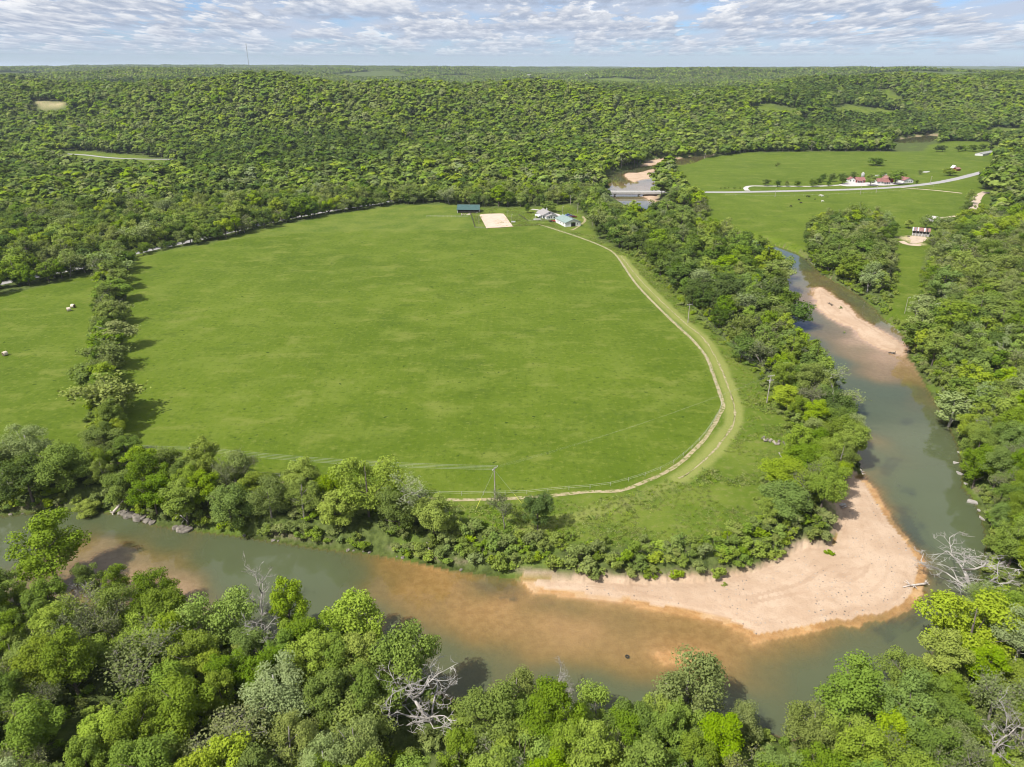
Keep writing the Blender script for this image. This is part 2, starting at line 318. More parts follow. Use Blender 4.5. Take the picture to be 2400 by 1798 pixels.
def chan_s(x, y): return np.minimum(sdist(x, y, CHANNEL, 40), sdist(x, y, FAR_POOL, 40))
def idw(x, y):
    num = 0; den = 0
    for (ax, ay), d in zip(DP, DV):
        wgt = 1.0/((x-ax)**2+(y-ay)**2+16.0)**1.5; num = num+wgt*d; den = den+wgt
    return num/den
RIDGES = [(-820,1380,62,420,210,.12), (-330,1240,58,260,170,-.1), (10,1300,40,190,170,.1), (330,1420,46,280,190,-.15), (760,1720,60,380,210,.25), (-1250,1750,62,420,240,.3), (1330,2050,66,420,240,.0), (150,1950,44,420,180,.05), (620,1340,28,170,150,.4), (-560,1040,22,200,120,.2), (1150,1500,40,260,170,-.4)]
def hills(x, y):
    x = np.asarray(x, float); y = np.asarray(y, float)
    d = seg_dist(x, y, VALLEY); dv = np.where(inside(x, y, VALLEY), 0, d); r = np.hypot(x, y)
    hump = 0
    for (hx_, hy_, am, s1, s2, th) in RIDGES:
        c_, s_ = math.cos(th), math.sin(th); u_ = (x-hx_)*c_+(y-hy_)*s_; v_ = -(x-hx_)*s_+(y-hy_)*c_
        hump = hump+am*np.exp(-(u_/s1)**2-(v_/s2)**2)
    h = sst(0, 300, dv)*(9+hump*(.75+.5*fbm(x/300, y/300, 3, 3)))+40*(fbm(x/230, y/230, 5, 2)-.5)*sst(60, 420, dv)
    rid = 1-np.abs(2*fbm(x/2400, y/1500, 21, 4)-1)
    far = 14+72*rid**1.7+12*(fbm(x/420, y/420, 23, 3)-.5)
    h = h*(1-sst(2000, 2900, r))+far*sst(2000, 2900, r)
    h = h+34*np.clip((fbm(x/3000, y/3000, 33, 3)-.45)*4, 0, 1)*sst(4500, 9000, r)
    h = h+12*sst(0, 75, dv)*((x > 60) & (y < 800))*sst(1500, 900, r)
    return h
def terrain(x, y, detail=False):
    x = np.asarray(x, float); y = np.asarray(y, float)
    z = hills(x, y)+.35*(fbm(x/70, y/70, 51, 2)-.5)*sst(0, 30, np.hypot(x, y))
    s = chan_s(x, y)
    z = np.where(s < 12, W+(z-W)*np.clip((s+1.4*(fbm(x/5, y/5, 61, 2)-.5)*sst(.2, 3, s))/4.5, 0, 1)**.85, z)
    nb_ = (s >= 0) & (s < 9)
    if nb_.any():
        xb, yb = x[nb_], y[nb_]; zb = z[nb_]
        for sb in SANDS[:2]:
            q = sdist(xb, yb, sb, 30); zb = np.where(q < 0, np.maximum(zb, W+.62*(1-np.exp(np.minimum(q, 0)/6))), zb)
        z[nb_] = zb
    m = s < .0
    depth = np.zeros_like(z)
    if m.any():
        xi, yi = x[m], y[m]; si = -s[m]
        d_0 = idw(xi, yi); dp = d_0*(1+.45*sst(.4, 1.2, d_0))*(1+.5*(fbm(xi/7, yi/7, 71, 3)-.5))*(1-np.exp(-si/.55))
        bed = W-dp
        for sb in SANDS:
            q = sdist(xi, yi, sb, 30)+.7*(fbm(xi/5, yi/5, 73, 3)-.5)
            up_ = W+.62*(1-np.exp(np.minimum(q, 0)/6))+.10*(fbm(xi/3, yi/3, 75, 2)-.4)*sst(.5, 4, -q)
            dn_ = W-(W-bed)*(1-np.exp(-np.maximum(q, 0)/1.6))-.001
            bed = np.where(q < 0, up_, np.where(q < 9, dn_, bed))
        z[m] = bed; depth[m] = np.maximum(W-bed, 0)
    return (z, s, depth) if detail else z
def T1(x, y): return float(terrain(np.array([x]), np.array([y]))[0])
def hitT(px, py):
    """march a photo direction onto the terrain"""
    dx, dy, dz = ray(px, py); t = np.geomspace(60, 12000, 700); zz = CAM_H+dz*t
    h = hills(dx*t, dy*t); k = np.argmax(zz < h)
    return np.array([dx*t[k], dy*t[k]])
# openings on the hills
HILL_OPEN = [np.array([hitT(*p) for p in poly]) for poly in (
  [(1760,248),(1790,244),(1840,252),(1880,262),(1850,264),(1790,258)],
  [(1940,250),(1990,248),(2060,258),(2110,266),(2050,269),(1970,262)],
  [(2050,214),(2085,216),(2125,228),(2120,234),(2085,230)],
  [(1222,186),(1270,183),(1330,187),(1320,191),(1240,191)],
  [(1370,186),(1440,183),(1560,190),(1500,196),(1400,195)],
  [(74,246),(90,240),(150,239),(150,246),(100,250)],
  [(2280,312),(2330,300),(2400,302),(2400,316),(2330,318)])]
FAR_DIRT = HILL_OPEN[5]
def toward(P, H=13.0):
    c = P.mean(0); r = np.hypot(*c); zc = float(hills(c[:1], c[1:])[0]); k = 1-min(.45, H/max(25.0, 100-zc)); o = P.copy(); rr = np.hypot(P[:, 0], P[:, 1]); near = rr < r; o[near] = P[near]*k; return o
HILL_OPEN = [toward(P, h_) for P, h_ in zip(HILL_OPEN, (1.5, 1.5, 1.5, .6, .6, 2.0, 4.0))]
CLEAR_FAR = toward(CLEAR_FAR, 9.0)

# the sheet of ground: a fan of rings, fine near the valley and coarse towards the horizon
ang = np.concatenate([np.linspace(-47, 47, 640), np.linspace(47, 313, 70)[1:-1]])*math.pi/180
rad = np.concatenate([np.geomspace(34, 1250, 560), np.geomspace(1250, 45000, 150)[1:]])
A, R = np.meshgrid(ang, rad); GX = R*np.sin(A); GY = R*np.cos(A)
gz, gs, gd = terrain(GX.ravel(), GY.ravel(), True)
gx, gy = GX.ravel(), GY.ravel(); na, nr = len(ang), len(rad)
def soft(P, wd=2.0): return sst(wd, -wd, sdist(gx, gy, P, 30)+2.2*(fbm(gx/9, gy/9, 81, 3)-.5))
grass = np.zeros_like(gx)
for P in [OPEN_MAIN, LEFT_FIELD, RIGHT_FIELD, CLEAR_FAR]+HILL_OPEN[:5]+HILL_OPEN[6:]: grass = np.maximum(grass, soft(P))
field = np.maximum(np.maximum(soft(MAIN_FIELD, .8), soft(LEFT_FIELD)), soft(RIGHT_FIELD))
light = soft(LIGHT_FIELD, 1.0)
def near_line(P, half, fz=1.0):
    lo = P.min(0)-40; hi = P.max(0)+40; o = np.zeros_like(gx); m = (gx > lo[0]) & (gx < hi[0]) & (gy > lo[1]) & (gy < hi[1])
    d = seg_dist(gx[m], gy[m], P, False); o[m] = sst(half+fz, half-fz, d+1.2*(fbm(gx[m]/5, gy[m]/5, 83, 2)-.5)); return o
mown = np.maximum(near_line(catmull(TRACK2, 4), 2.6), near_line(catmull(MOWN_ARC, 4), 2.2)*.7)
sandw = np.zeros_like(gx)
for sb in SANDS: sandw = np.maximum(sandw, sst(1.5, -1.5, sdist(gx, gy, sb, 20)+2.5*(fbm(gx/4, gy/4, 85, 3)-.5)))
sandw = sandw*sst(2.6, .6, gs+2.0*(fbm(gx/3, gy/3, 86, 3)-.5))
sandw = np.maximum(sandw, sst(.0, -.45, gs))                                   # river bed
PICNIC = PX([(1922,1168),(1950,1150),(1985,1140),(2005,1165),(1990,1190),(1950,1192)], -.5)
bare = np.maximum(soft(PICNIC, 3)*.9, soft(FAR_DIRT, 8))
bare = np.maximum(bare, soft(PX([(2100,556),(2125,565),(2135,572),(2170,576),(2160,566),(2175,556),(2140,552)]), 1.5))
bank = sst(.0, .8, gs)*sst(2.2, .6, gs)*sst(.45, .62, fbm(gx/9, gy/9, 87, 3))
wet = sst(W+.045, W-.01, gz)
pink = np.maximum(sst(165, 200, gy), sst(-42, -58, gx))
shore = np.full_like(gx, 30.0)
for sb in SANDS[:2]: shore = np.minimum(shore, np.abs(sdist(gx, gy, sb, 30)))
vi = np.arange(na*nr).reshape(nr, na)
q = np.stack([vi[:-1], np.roll(vi, -1, 1)[:-1], np.roll(vi, -1, 1)[1:], vi[1:]], -1).reshape(-1, 4)
gV = np.stack([gx, gy, gz], -1)
gme = mesh_np('ground', gV, q, dict(grass=grass, field=field, light=light, mown=mown, sand=sandw, bare=bare, bank=bank, wet=wet, pink=pink, shore=shore), True)

m, n = mat_new('ground')
P3 = n.add('ShaderNodeNewGeometry').outputs['Position']
def at(a): return n.add('ShaderNodeAttribute', None, attribute_name=a).outputs['Fac']
n1 = n.noise(P3, .012, 4.0, .55); n2 = n.noise(P3, .06, 5.0, .6); n3 = n.noise(P3, .55, 5.0, .65); n4 = n.noise(P3, 2.6, 3.0, .6)
n5 = n.noise(n.add('ShaderNodeMapping', {0: P3, 3: (.7, 1.2, 1)}).outputs[0], .075, 6.0, .68)
gA = n.mix(n.ramp(n1, .35, .65), rgb(0.0659, 0.1028, 0.0071), rgb(0.0858, 0.1248, 0.0104))
gA = n.mix(n.m('MULTIPLY', n.ramp(n2, .46, .70), .6), gA, rgb(0.1170, 0.1518, 0.0221))
gA = n.mix(n.m('MULTIPLY', n.ramp(n5, .52, .68), .75), gA, rgb(0.1384, 0.1619, 0.0312))
gA = n.mix(n.m('MULTIPLY', n.ramp(n5, .44, .30), .60), gA, rgb(0.0454, 0.0775, 0.0058))
gA = n.mix(n.m('MULTIPLY', n.ramp(n3, .54, .68), .60), gA, rgb(0.1360, 0.1586, 0.0312))
gA = n.mix(n.m('MULTIPLY', n.ramp(n3, .46, .32), .65), gA, rgb(0.0412, 0.0691, 0.0058))
tuft = n.m('MULTIPLY', n.ramp(n.noise(P3, .36, 2.0, .5), .66, .72), n.ramp(n.noise(P3, .04, 2.0), .46, .60))
gA = n.mix(n.m('MULTIPLY', tuft, .85), gA, rgb(0.0198, 0.0438, 0.0045))
stre = n.noise(n.add('ShaderNodeMapping', {0: P3, 2: (0, 0, .35), 3: (1.3, .045, 1)}).outputs[0], .55, 3.0, .6)
gA = n.mix(n.m('MULTIPLY', n.ramp(stre, .53, .70), .13), gA, rgb(0.1350, 0.1617, 0.0340))
gA = n.mix(n.m('MULTIPLY', n.ramp(stre, .44, .30), .12), gA, rgb(0.0558, 0.0884, 0.0085))
damp = n.m('MULTIPLY', n.ramp(n.noise(P3, .028, 4.0, .6), .56, .68), n.ramp(n.noise(P3, .3, 4.0, .7), .42, .62))
gA = n.mix(n.m('MULTIPLY', damp, .5), gA, rgb(0.0414, 0.0752, 0.0076))
gL = n.mix(n.ramp(n2, .35, .65), rgb(0.1055, 0.1391, 0.0182), rgb(0.1442, 0.1729, 0.0326))
gA = n.mix(n.m('MULTIPLY', at('light'), .95), gA, gL)
rough = n.mix(n.ramp(n2, .35, .65), rgb(0.0714, 0.1121, 0.0107), rgb(0.1145, 0.1480, 0.0214))
rough = n.mix(n.m('MULTIPLY', n.ramp(n3, .50, .66), .7), rough, rgb(0.1465, 0.1570, 0.0459))
rough = n.mix(n.m('MULTIPLY', n.ramp(n4, .56, .70), .4), rough, rgb(0.0385, 0.0673, 0.0077))
floor_ = n.mix(n.ramp(n3, .35, .65), rgb(.045, .062, .016), rgb(.090, .115, .032))
floor_ = n.mix(n.m('MULTIPLY', n.ramp(n2, .52, .64), .55), floor_, rgb(.10, .15, .022))
c = n.mix(at('grass'), floor_, rough)
c = n.mix(at('field'), c, gA)
c = n.mix(n.m('MULTIPLY', at('mown'), n.ramp(n4, .30, .55, .45, .85)), c, rgb(.20, .215, .062))
bankc = n.mix(n.ramp(n4, .4, .6), rgb(.085, .070, .042), rgb(.19, .155, .11))
c = n.mix(n.m('MULTIPLY', at('bank'), .85), c, bankc)
dirt = n.mix(n.ramp(n3, .4, .62), rgb(.44, .335, .225), rgb(.235, .245, .095))
c = n.mix(at('bare'), c, dirt)
dry = n.mix(n.ramp(n.noise(P3, .16, 4.0, .6), .35, .65), rgb(.365, .262, .180), rgb(.425, .318, .228))
dry = n.mix(n.m('MULTIPLY', n.ramp(n4, .55, .72), .35), dry, rgb(.27, .19, .125))
wetc = n.mix(n.ramp(n3, .35, .65), rgb(.325, .190, .075), rgb(.41, .262, .118))
wetc = n.mix(at('pink'), wetc, n.mix(n.ramp(n3, .35, .65), rgb(.30, .205, .135), rgb(.38, .275, .195)))
wetc = n.mix(n.m('MULTIPLY', n.ramp(n.noise(P3, 4.5, 3.0, .7), .52, .68), .55), wetc, rgb(.21, .12, .048))
wetc = n.mix(n.ramp(n1, .45, .6, 0, .35), wetc, rgb(.38, .265, .16))
shv = n.add('ShaderNodeCombineXYZ', {0: n.m('MULTIPLY', at('shore'), .55), 1: n.m('MULTIPLY', n1, 6.0), 2: 0.0}).outputs[0]
bands = n.noise(shv, 1.0, 4.0, .6)
dry = n.mix(n.m('MULTIPLY', n.ramp(bands, .48, .66), .55), dry, rgb(.30, .205, .135))
dry = n.mix(n.m('MULTIPLY', n.ramp(n.noise(P3, 1.4, 4.0, .7), .56, .70), .45), dry, rgb(.25, .18, .125))
san = n.mix(at('wet'), dry, wetc)
c = n.mix(at('sand'), c, san)
bh = n.m('ADD', n.m('MULTIPLY', n3, .55), n.m('MULTIPLY', n4, .25))
bmp = n.add('ShaderNodeBump', {'Strength': .75, 'Distance': .45, 'Height': bh}).outputs[0]
out(n, n.add('ShaderNodeBsdfPrincipled', {'Base Color': c, 'Roughness': .95, 'Specular IOR Level': .08, 'Normal': bmp}))
ground = link('ground', gme, None, m)
tag(ground, 'valley ground of green pasture, river bank and wooded hills', 'ground', kind='structure')

# river: one level sheet over the channel, with the water's depth stored on it
keep = (np.minimum.reduce([gs[q[:, k]] for k in range(4)]) < .6) & (np.minimum.reduce([gz[q[:, k]] for k in range(4)]) < W+.05)
qk = q[keep]; used = np.unique(qk); remap = np.full(len(gx), -1); remap[used] = np.arange(len(used))
WEEDS = [PX(p, W) for p in ([(2098,1190),(2130,1195),(2165,1245),(2185,1285),(2150,1285),(2115,1250),(2100,1215)], [(2072,1098),(2090,1078),(2102,1076),(2084,1104),(2076,1112)], [(2112,1140),(2135,1148),(2140,1156),(2118,1150)], [(2118,985),(2135,983),(2138,990),(2122,992)], [(1728,1668),(1778,1672),(1775,1680),(1730,1676)], [(1730,1695),(1790,1706),(1800,1716),(1740,1712)], [(1120,1372),(1180,1378),(1250,1398),(1290,1412),(1240,1408),(1150,1388)], [(2060,1480),(2150,1420),(2170,1440),(2080,1495)])]
wx_, wy_ = gx[used], gy[used]; weed = np.zeros(len(used))
for P in WEEDS: weed = np.maximum(weed, sst(1.5, -1.2, sdist(wx_, wy_, P, 8)+2.4*(fbm(wx_/2.2, wy_/2.2, 95, 3)-.5)))
wme = mesh_np('river_water', np.stack([gx[used], gy[used], np.full(len(used), W)], -1), remap[qk], dict(depth=np.maximum(W-gz[used], 0), weed=weed), True)
m, n = mat_new('river_water')
P3 = n.add('ShaderNodeNewGeometry').outputs['Position']
dep = n.add('ShaderNodeAttribute', None, attribute_name='depth').outputs['Fac']
alpha = n.m('SUBTRACT', 1.0, n.m('EXPONENT', n.m('MULTIPLY', dep, -.95)))
body = n.mix(n.ramp(dep, .3, 2.0), rgb(.100, .104, .044), rgb(.070, .087, .043))
body = n.mix(n.m('MULTIPLY', n.ramp(n.noise(P3, .045, 3.0, .55), .4, .7), .35), body, rgb(.084, .097, .048))
wd_ = n.add('ShaderNodeAttribute', None, attribute_name='weed').outputs['Fac']
body = n.mix(n.m('MULTIPLY', wd_, .72), body, rgb(.030, .042, .032))
alpha = n.m('MAXIMUM', alpha, n.m('MULTIPLY', wd_, .6))
thru = n.add('ShaderNodeBsdfTransparent', {0: n.mix(n.ramp(dep, 0.0, .8), rgb(.97, .95, .92), rgb(.92, .86, .66))})
low = n.add('ShaderNodeMixShader', {0: alpha, 1: thru, 2: n.add('ShaderNodeBsdfDiffuse', {0: body})})
rip = n.m('ADD', n.m('MULTIPLY', n.noise(n.add('ShaderNodeMapping', {0: P3, 3: (1.0, .55, 1)}).outputs[0], 1.1, 3.0, .6), 1.0), n.m('MULTIPLY', n.noise(P3, .22, 2.0, .5), 1.2))
wb = n.add('ShaderNodeBump', {'Strength': .07, 'Distance': .12, 'Height': rip}).outputs[0]
fr = n.add('ShaderNodeFresnel', {'IOR': 1.33, 'Normal': wb})
gl = n.add('ShaderNodeBsdfGlossy', {'Color': rgb(1, 1, 1), 'Roughness': .02, 'Normal': wb})
out(n, n.add('ShaderNodeMixShader', {0: fr.outputs[0], 1: low.outputs[0], 2: gl.outputs[0]}))
water = link('river_water', wme, None, m)
tag(water, 'shallow green and amber river bending around the pasture', 'river', kind='structure')

def ribbon(name, P, width, mat, label, cat, dz=.07, step=1.2, edge=.55, kind='structure', smooth_z=False):
    C = catmull(P, step); t = np.gradient(C, axis=0); t /= np.linalg.norm(t, axis=1)[:, None]+1e-9; nn = np.stack([-t[:, 1], t[:, 0]], -1)
    offs = np.linspace(-.5, .5, 5)*width; rows = []
    for k, o in enumerate(offs):
        j = (vnoise(np.arange(len(C))*.45, np.full(len(C), k*7.7), 91)-.5)*2*edge*(abs(o)/(width/2))
        rows.append(C+nn*(o+np.sign(o)*j)[:, None] if abs(o) > 0 else C)
    V = np.stack(rows, 1).reshape(-1, 2); z = terrain(V[:, 0], V[:, 1])+dz
    if smooth_z: z = np.maximum(z, dz)
    idx = np.arange(len(C)*5).reshape(-1, 5)
    f = np.stack([idx[:-1, :-1], idx[:-1, 1:], idx[1:, 1:], idx[1:, :-1]], -1).reshape(-1, 4)[:, ::-1]
    o = link(name, mesh_np(name, np.column_stack([V, z]), f, None, True), None, MATS[mat]); return tag(o, label, cat, kind=kind)
def patch(name, P, mat, label, cat, dz=.07, rag=.5):
    C = catmull(np.vstack([P, P[:1]]), 1.5)[:-1]; ce = C.mean(0); d = C-ce; L = np.linalg.norm(d, axis=1)[:, None]
    C = ce+d/L*(L+rag*2*(vnoise(np.arange(len(C))*.6, np.zeros(len(C)), 93)-.5)[:, None])
    fr_ = np.linspace(1, .1, 9); rings = [ce+(C-ce)*f for f in fr_]; V = np.vstack(rings+[ce[None]]); nC = len(C); z = terrain(V[:, 0], V[:, 1])+dz
    fs = []
    for r in range(8):
        for i in range(nC): j = (i+1) % nC; fs.append((r*nC+i, r*nC+j, (r+1)*nC+j, (r+1)*nC+i))
    for i in range(nC): fs.append((8*nC+i, 8*nC+(i+1) % nC, 9*nC))
    me = bpy.data.meshes.new(name); me.from_pydata(np.column_stack([V, z]).tolist(), [], fs); me.update()
    if me.polygons[0].normal.z < 0: me.flip_normals()
    return tag(link(name, me, None, MATS[mat]), label, cat, kind='structure')

def track_mat(name, a, b, gcol, lo, hi):
    m, n = mat_new(name); P3 = n.add('ShaderNodeNewGeometry').outputs['Position']
    f = n.ramp(n.noise(P3, .9, 5.0, .65), lo, hi); c = n.mix(n.ramp(n.noise(P3, .3, 4.0), .35, .65), rgb(*a), rgb(*b))
    out(n, n.add('ShaderNodeBsdfPrincipled', {'Base Color': n.mix(f, c, rgb(*gcol)), 'Roughness': .95, 'Specular IOR Level': .1}))
track_mat('track_dirt', (.27, .225, .130), (.34, .285, .18), (.12, .15, .032), .47, .62)
track_mat('dirt_road', (.38, .30, .225), (.45, .365, .28), (.26, .24, .13), .60, .72)
ribbon('dirt_track', TRACK, 1.25, 'track_dirt', 'pale dirt track worn along the edge of the main pasture', 'track', edge=.1)
ribbon('wheel_track', TRACK2, .5, 'track_dirt', 'faint wheel track beside the pasture on the river side', 'track', .06, edge=.3)
ribbon('road', ROAD_L, 6.5, 'asphalt_pale', 'pale paved country road behind the pasture trees', 'road', .10, 4.0, .1)
ribbon('road', np.vstack([ROAD_R[0]+np.array([26.0, 0]), ROAD_R[2:]]) if False else ROAD_R[2:], 8.0, 'asphalt_pale', 'pale paved road from the bridge past the red roofed farm', 'road', .10, 4.0, .1)
ribbon('road', ROAD_FAR, 5.5, 'asphalt_pale', 'distant pale road crossing a small clearing on the left', 'road', .15, 6.0, .4)
ribbon('road', ROAD_HILL, 6, 'gravel', 'pale lane branching off below the wooded hill', 'road', .12, 4.0, .4)
ribbon('driveway', PX([(1752,447),(1748,441),(1760,436.5),(1800,436.5),(1900,437),(1960,434.5),(2000,432)]), 4.5, 'gravel', 'white gravel driveway running along the row of round trees', 'driveway', .11, 3.0, .4)
ribbon('driveway', PX([(1246,491),(1262,493),(1285,497),(1306,503),(1318,510)]), 3.2, 'gravel', 'gravel driveway passing behind the white farmhouse', 'driveway', .10, 2.0, .3)
ribbon('dirt_track', PX([(2105,439.5),(2150,443),(2200,447),(2255,453)]), 3.0, 'dirt_road', 'dirt track leaving the paved road towards the wooded slope', 'track', .09, 3.0, .4)
ribbon('dirt_track', PX([(1340,540),(1352,534),(1365,524),(1371,517),(1366,508)]), 1.8, 'track_dirt', 'pale dirt track curving around the white garage', 'track', .08, 2.0, .3)
ribbon('dirt_road', PX([(2312,450),(2296,457),(2286,474),(2279,493),(2286,506),(2306,511)]), 6.5, 'dirt_road', 'tan dirt road curving past the round tree below the slope', 'road', .10, 3.0, .8)
ribbon('dirt_road', PX([(2283,508),(2270,514),(2245,517),(2222,520)]), 4.5, 'dirt_road', 'short tan side track branching from the dirt road', 'track', .09, 3.0, .8)
ribbon('dirt_road', PX([(2278,502),(2250,505),(2215,510),(2178,514)]), 3.5, 'dirt_road', 'tan track leading from dirt road to the gravel heap', 'track', .08, 3.0, .8)
patch('gravel_yard', PX([(1962,434),(1990,428),(2030,428),(2060,431),(2110,427),(2120,430),(2090,434.5),(2040,436),(1990,437)]), 'gravel', 'white gravel yard in front of the red roofed buildings', 'yard', .13)
patch('gravel_yard', PX([(2172,508),(2185,506),(2202,509),(2196,516),(2180,521),(2168,518)]), 'gravel', 'pale gravel patch behind the old tin shed', 'gravel', .14)
patch('bare_soil', PX([(2127,556),(2135,563),(2134,570),(2150,570),(2168,565),(2172,557),(2150,554)]), 'dirt_road', 'bare tan soil in front of the old tin shed', 'soil', .09)
patch('bare_soil', PX([(2103,566),(2118,565),(2132,572),(2156,573),(2154,577),(2130,575),(2115,571)]), 'dirt_road', 'narrow strip of bare tan soil in the green meadow below the shed', 'soil', .10)
patch('riding_arena', PX([(1124,505.5),(1130,503),(1165,501.8),(1176,502),(1182,504.5),(1200,529),(1198,532),(1145,535.2),(1139,533)]), 'arena_sand', 'pinkish sand riding arena between the green barn and farmhouse', 'arena', .32, 0.0)
patch('stone_bank', PX([(895,431),(930,428),(980,434),(1000,441),(960,443),(915,438)]), 'rock', 'pale stony cut beside the road below the wooded hill', 'rocks', .3, 2.0)
# ------------------------------------------------------------------ foliage
def leaf_mat(name, a, b, trans=.30, tip=None):
    """a, b: two leaf colours between which single plants and leaf clumps vary"""
    m, n = mat_new(name)
    rnd = n.add('ShaderNodeObjectInfo').outputs['Random']; lv = n.add('ShaderNodeAttribute', None, attribute_name='leafv').outputs['Fac']
    f = n.m('ADD', n.m('MULTIPLY', rnd, .62), n.m('MULTIPLY', lv, .38))
    c = n.mix(f, rgb(*a), rgb(*b))
    hsv = n.add('ShaderNodeHueSaturation', {'Hue': n.m('ADD', .488, n.m('MULTIPLY', n.m('FRACT', n.m('MULTIPLY', rnd, 7.31)), .022)), 'Saturation': n.m('ADD', .86, n.m('MULTIPLY', n.m('FRACT', n.m('MULTIPLY', rnd, 3.77)), .22)),
                                            'Value': n.m('ADD', .86, n.m('MULTIPLY', n.m('FRACT', n.m('MULTIPLY', rnd, 13.9)), .28)), 'Color': c}).outputs[0]
    d = n.add('ShaderNodeBsdfDiffuse', {0: hsv}); t = n.add('ShaderNodeBsdfTranslucent', {0: n.mix(.5, hsv, rgb(.25, .30, .02))})
    out(n, n.add('ShaderNodeMixShader', {0: trans, 1: d, 2: t})); return m
leaf_mat('leaf_bright', (0.174, 0.262, 0.022), (0.275, 0.354, 0.037))
leaf_mat('leaf_green', (0.114, 0.185, 0.022), (0.209, 0.284, 0.040))
leaf_mat('leaf_dark', (0.066, 0.114, 0.020), (0.123, 0.182, 0.031))
leaf_mat('leaf_olive', (0.154, 0.205, 0.046), (0.244, 0.290, 0.081))
leaf_mat('leaf_pale', (.195, .250, .090), (.280, .330, .138))
leaf_mat('leaf_grey', (.122, .148, .054), (.182, .205, .084), .2)
leaf_mat('leaf_cedar', (0.040, 0.059, 0.022), (0.073, 0.088, 0.031), .1)
leaf_mat('leaf_scrub', (0.143, 0.209, 0.035), (0.253, 0.308, 0.075), .3)
leaf_mat('leaf_weed', (0.138, 0.176, 0.035), (0.253, 0.275, 0.094), .3)

def quads(c, nrm, sx, sy, rs):
    """leaf quads: centres c, normals nrm"""
    up = rs.normal(size=c.shape); a = np.cross(nrm, up); a /= np.linalg.norm(a, axis=1)[:, None]+1e-9; b = np.cross(nrm, a)
    a = a*sx[:, None]*.5; b = b*sy[:, None]*.5
    V = np.stack([c-a-b, c+a-b*.6, c+a+b, c-a*.6+b], 1).reshape(-1, 3)
    return V
def leafy(rs, H, R, base, nclump, nleaf, size, flat=1.0, shape='round', gap=.0, fill=.14, coh=.0):
    """leaf clumps spread through a crown volume: returns vertices and per-vertex variation"""
    cen = []; tries = 0
    hc = (H-base)
    while len(cen) < nclump and tries < 4000:
        tries += 1
        p = rs.normal(size=3); p /= np.linalg.norm(p); rr = rs.uniform(.60, .88) if rs.random() > fill else rs.uniform(.15, .6)
        p = p*rr; t = (p[2]+1)/2
        if shape == 'cone': wd = (1-t)*.95+.10
        elif shape == 'tall': wd = .72+.25*math.sin(t*math.pi)
        elif shape == 'wide': wd = 1.0+.12*math.sin(t*math.pi)
        else: wd = 1.0
        if shape != 'cone' and p[2] < -.55 and rs.random() < .4: continue
        lop = 1+.30*math.sin(2*math.atan2(p[1], p[0])+1.7*H)*(.4+t)*.7+.20*math.sin(3*math.atan2(p[1], p[0])+H)+.14*math.sin(5*math.atan2(p[1], p[0])+2*H+3*p[2])
        lop = min(max(lop, .68), 1.2)
        cen.append((p[0]*R*wd*lop, p[1]*R*wd*lop, base+hc*(t*.94+.03+.05*rs.normal())))
    cen = np.array(cen); dm = np.linalg.norm((cen[:, None]-cen[None])/np.array([R, R, max(hc*.5, R*.5)]), axis=2)+np.eye(len(cen))*9; cen = cen[np.sort(dm, 1)[:, 1] < .62] if len(cen) > 10 else cen
    cr = (.13+.25*rs.random(len(cen))**1.3)*R*(1.0 if shape != 'cone' else .7)
    n = rs.poisson(nleaf*(cr/cr.mean())**2); idx = np.repeat(np.arange(len(cen)), n); k = len(idx)
    d = rs.normal(size=(k, 3)); d[:, 2] = d[:, 2]+.25; d /= np.linalg.norm(d, axis=1)[:, None]
    rr = rs.random(k)**.42; rad = cr[idx]*rr*np.array([1.05])
    P = cen[idx]+d*rad[:, None]*np.array([1.1, 1.1, .82*flat])
    o_ = P-np.array([0, 0, base+hc*.35]); o_ /= np.linalg.norm(o_, axis=1)[:, None]+1e-9
    nr = (d*.75+rs.normal(size=(k, 3))*.42+np.array([0, 0, .38]))*(1-coh)+o_*coh*1.1; nr /= np.linalg.norm(nr, axis=1)[:, None]
    s = size*rs.uniform(.65, 1.35, k)
    V = quads(P, nr, s, s*rs.uniform(.7, 1.1, k), rs)
    cv = rs.random(len(cen)); lv = np.clip(.8*cv[idx]+.2*rs.random(k), 0, 1)
    return V, np.repeat(lv, 4)
def crown_mesh(name, V, lv, mat):
    V = np.asarray(V); f = np.arange(len(V)).reshape(-1, 4)
    me = mesh_np(name, V, f, dict(leafv=lv)); me.materials.append(MATS[mat]); return me
def trunk_mb(rs, H, R, base, r0, limbs=5, n=6):
    mb = MB(); top = Vector((rs.normal()*.3, rs.normal()*.3, H*.82)); mid = Vector((rs.normal()*.25, rs.normal()*.25, H*.42))
    mb.tube([(0, 0, -.6), (0, 0, .1), mid, top], [r0*1.35, r0, r0*.68, r0*.18], n)
    for k in range(limbs):
        a = 2*math.pi*k/limbs+rs.uniform(-.4, .4); z0 = base*.7+(H*.6-base*.7)*rs.random(); t = z0/(H*.42)
        p0 = Vector((0, 0, 0)).lerp(mid, min(t, 1)); p0.z = z0; L = R*rs.uniform(.55, .85)
        p2 = Vector((math.cos(a)*L, math.sin(a)*L, min(z0+L*rs.uniform(.6, 1.1), H*.85))); p1 = p0.lerp(p2, .5)+Vector((0, 0, -.08*L))
        mb.tube([p0, p1, p2], [r0*.45, r0*.28, r0*.10], max(4, n-2))
    return mb
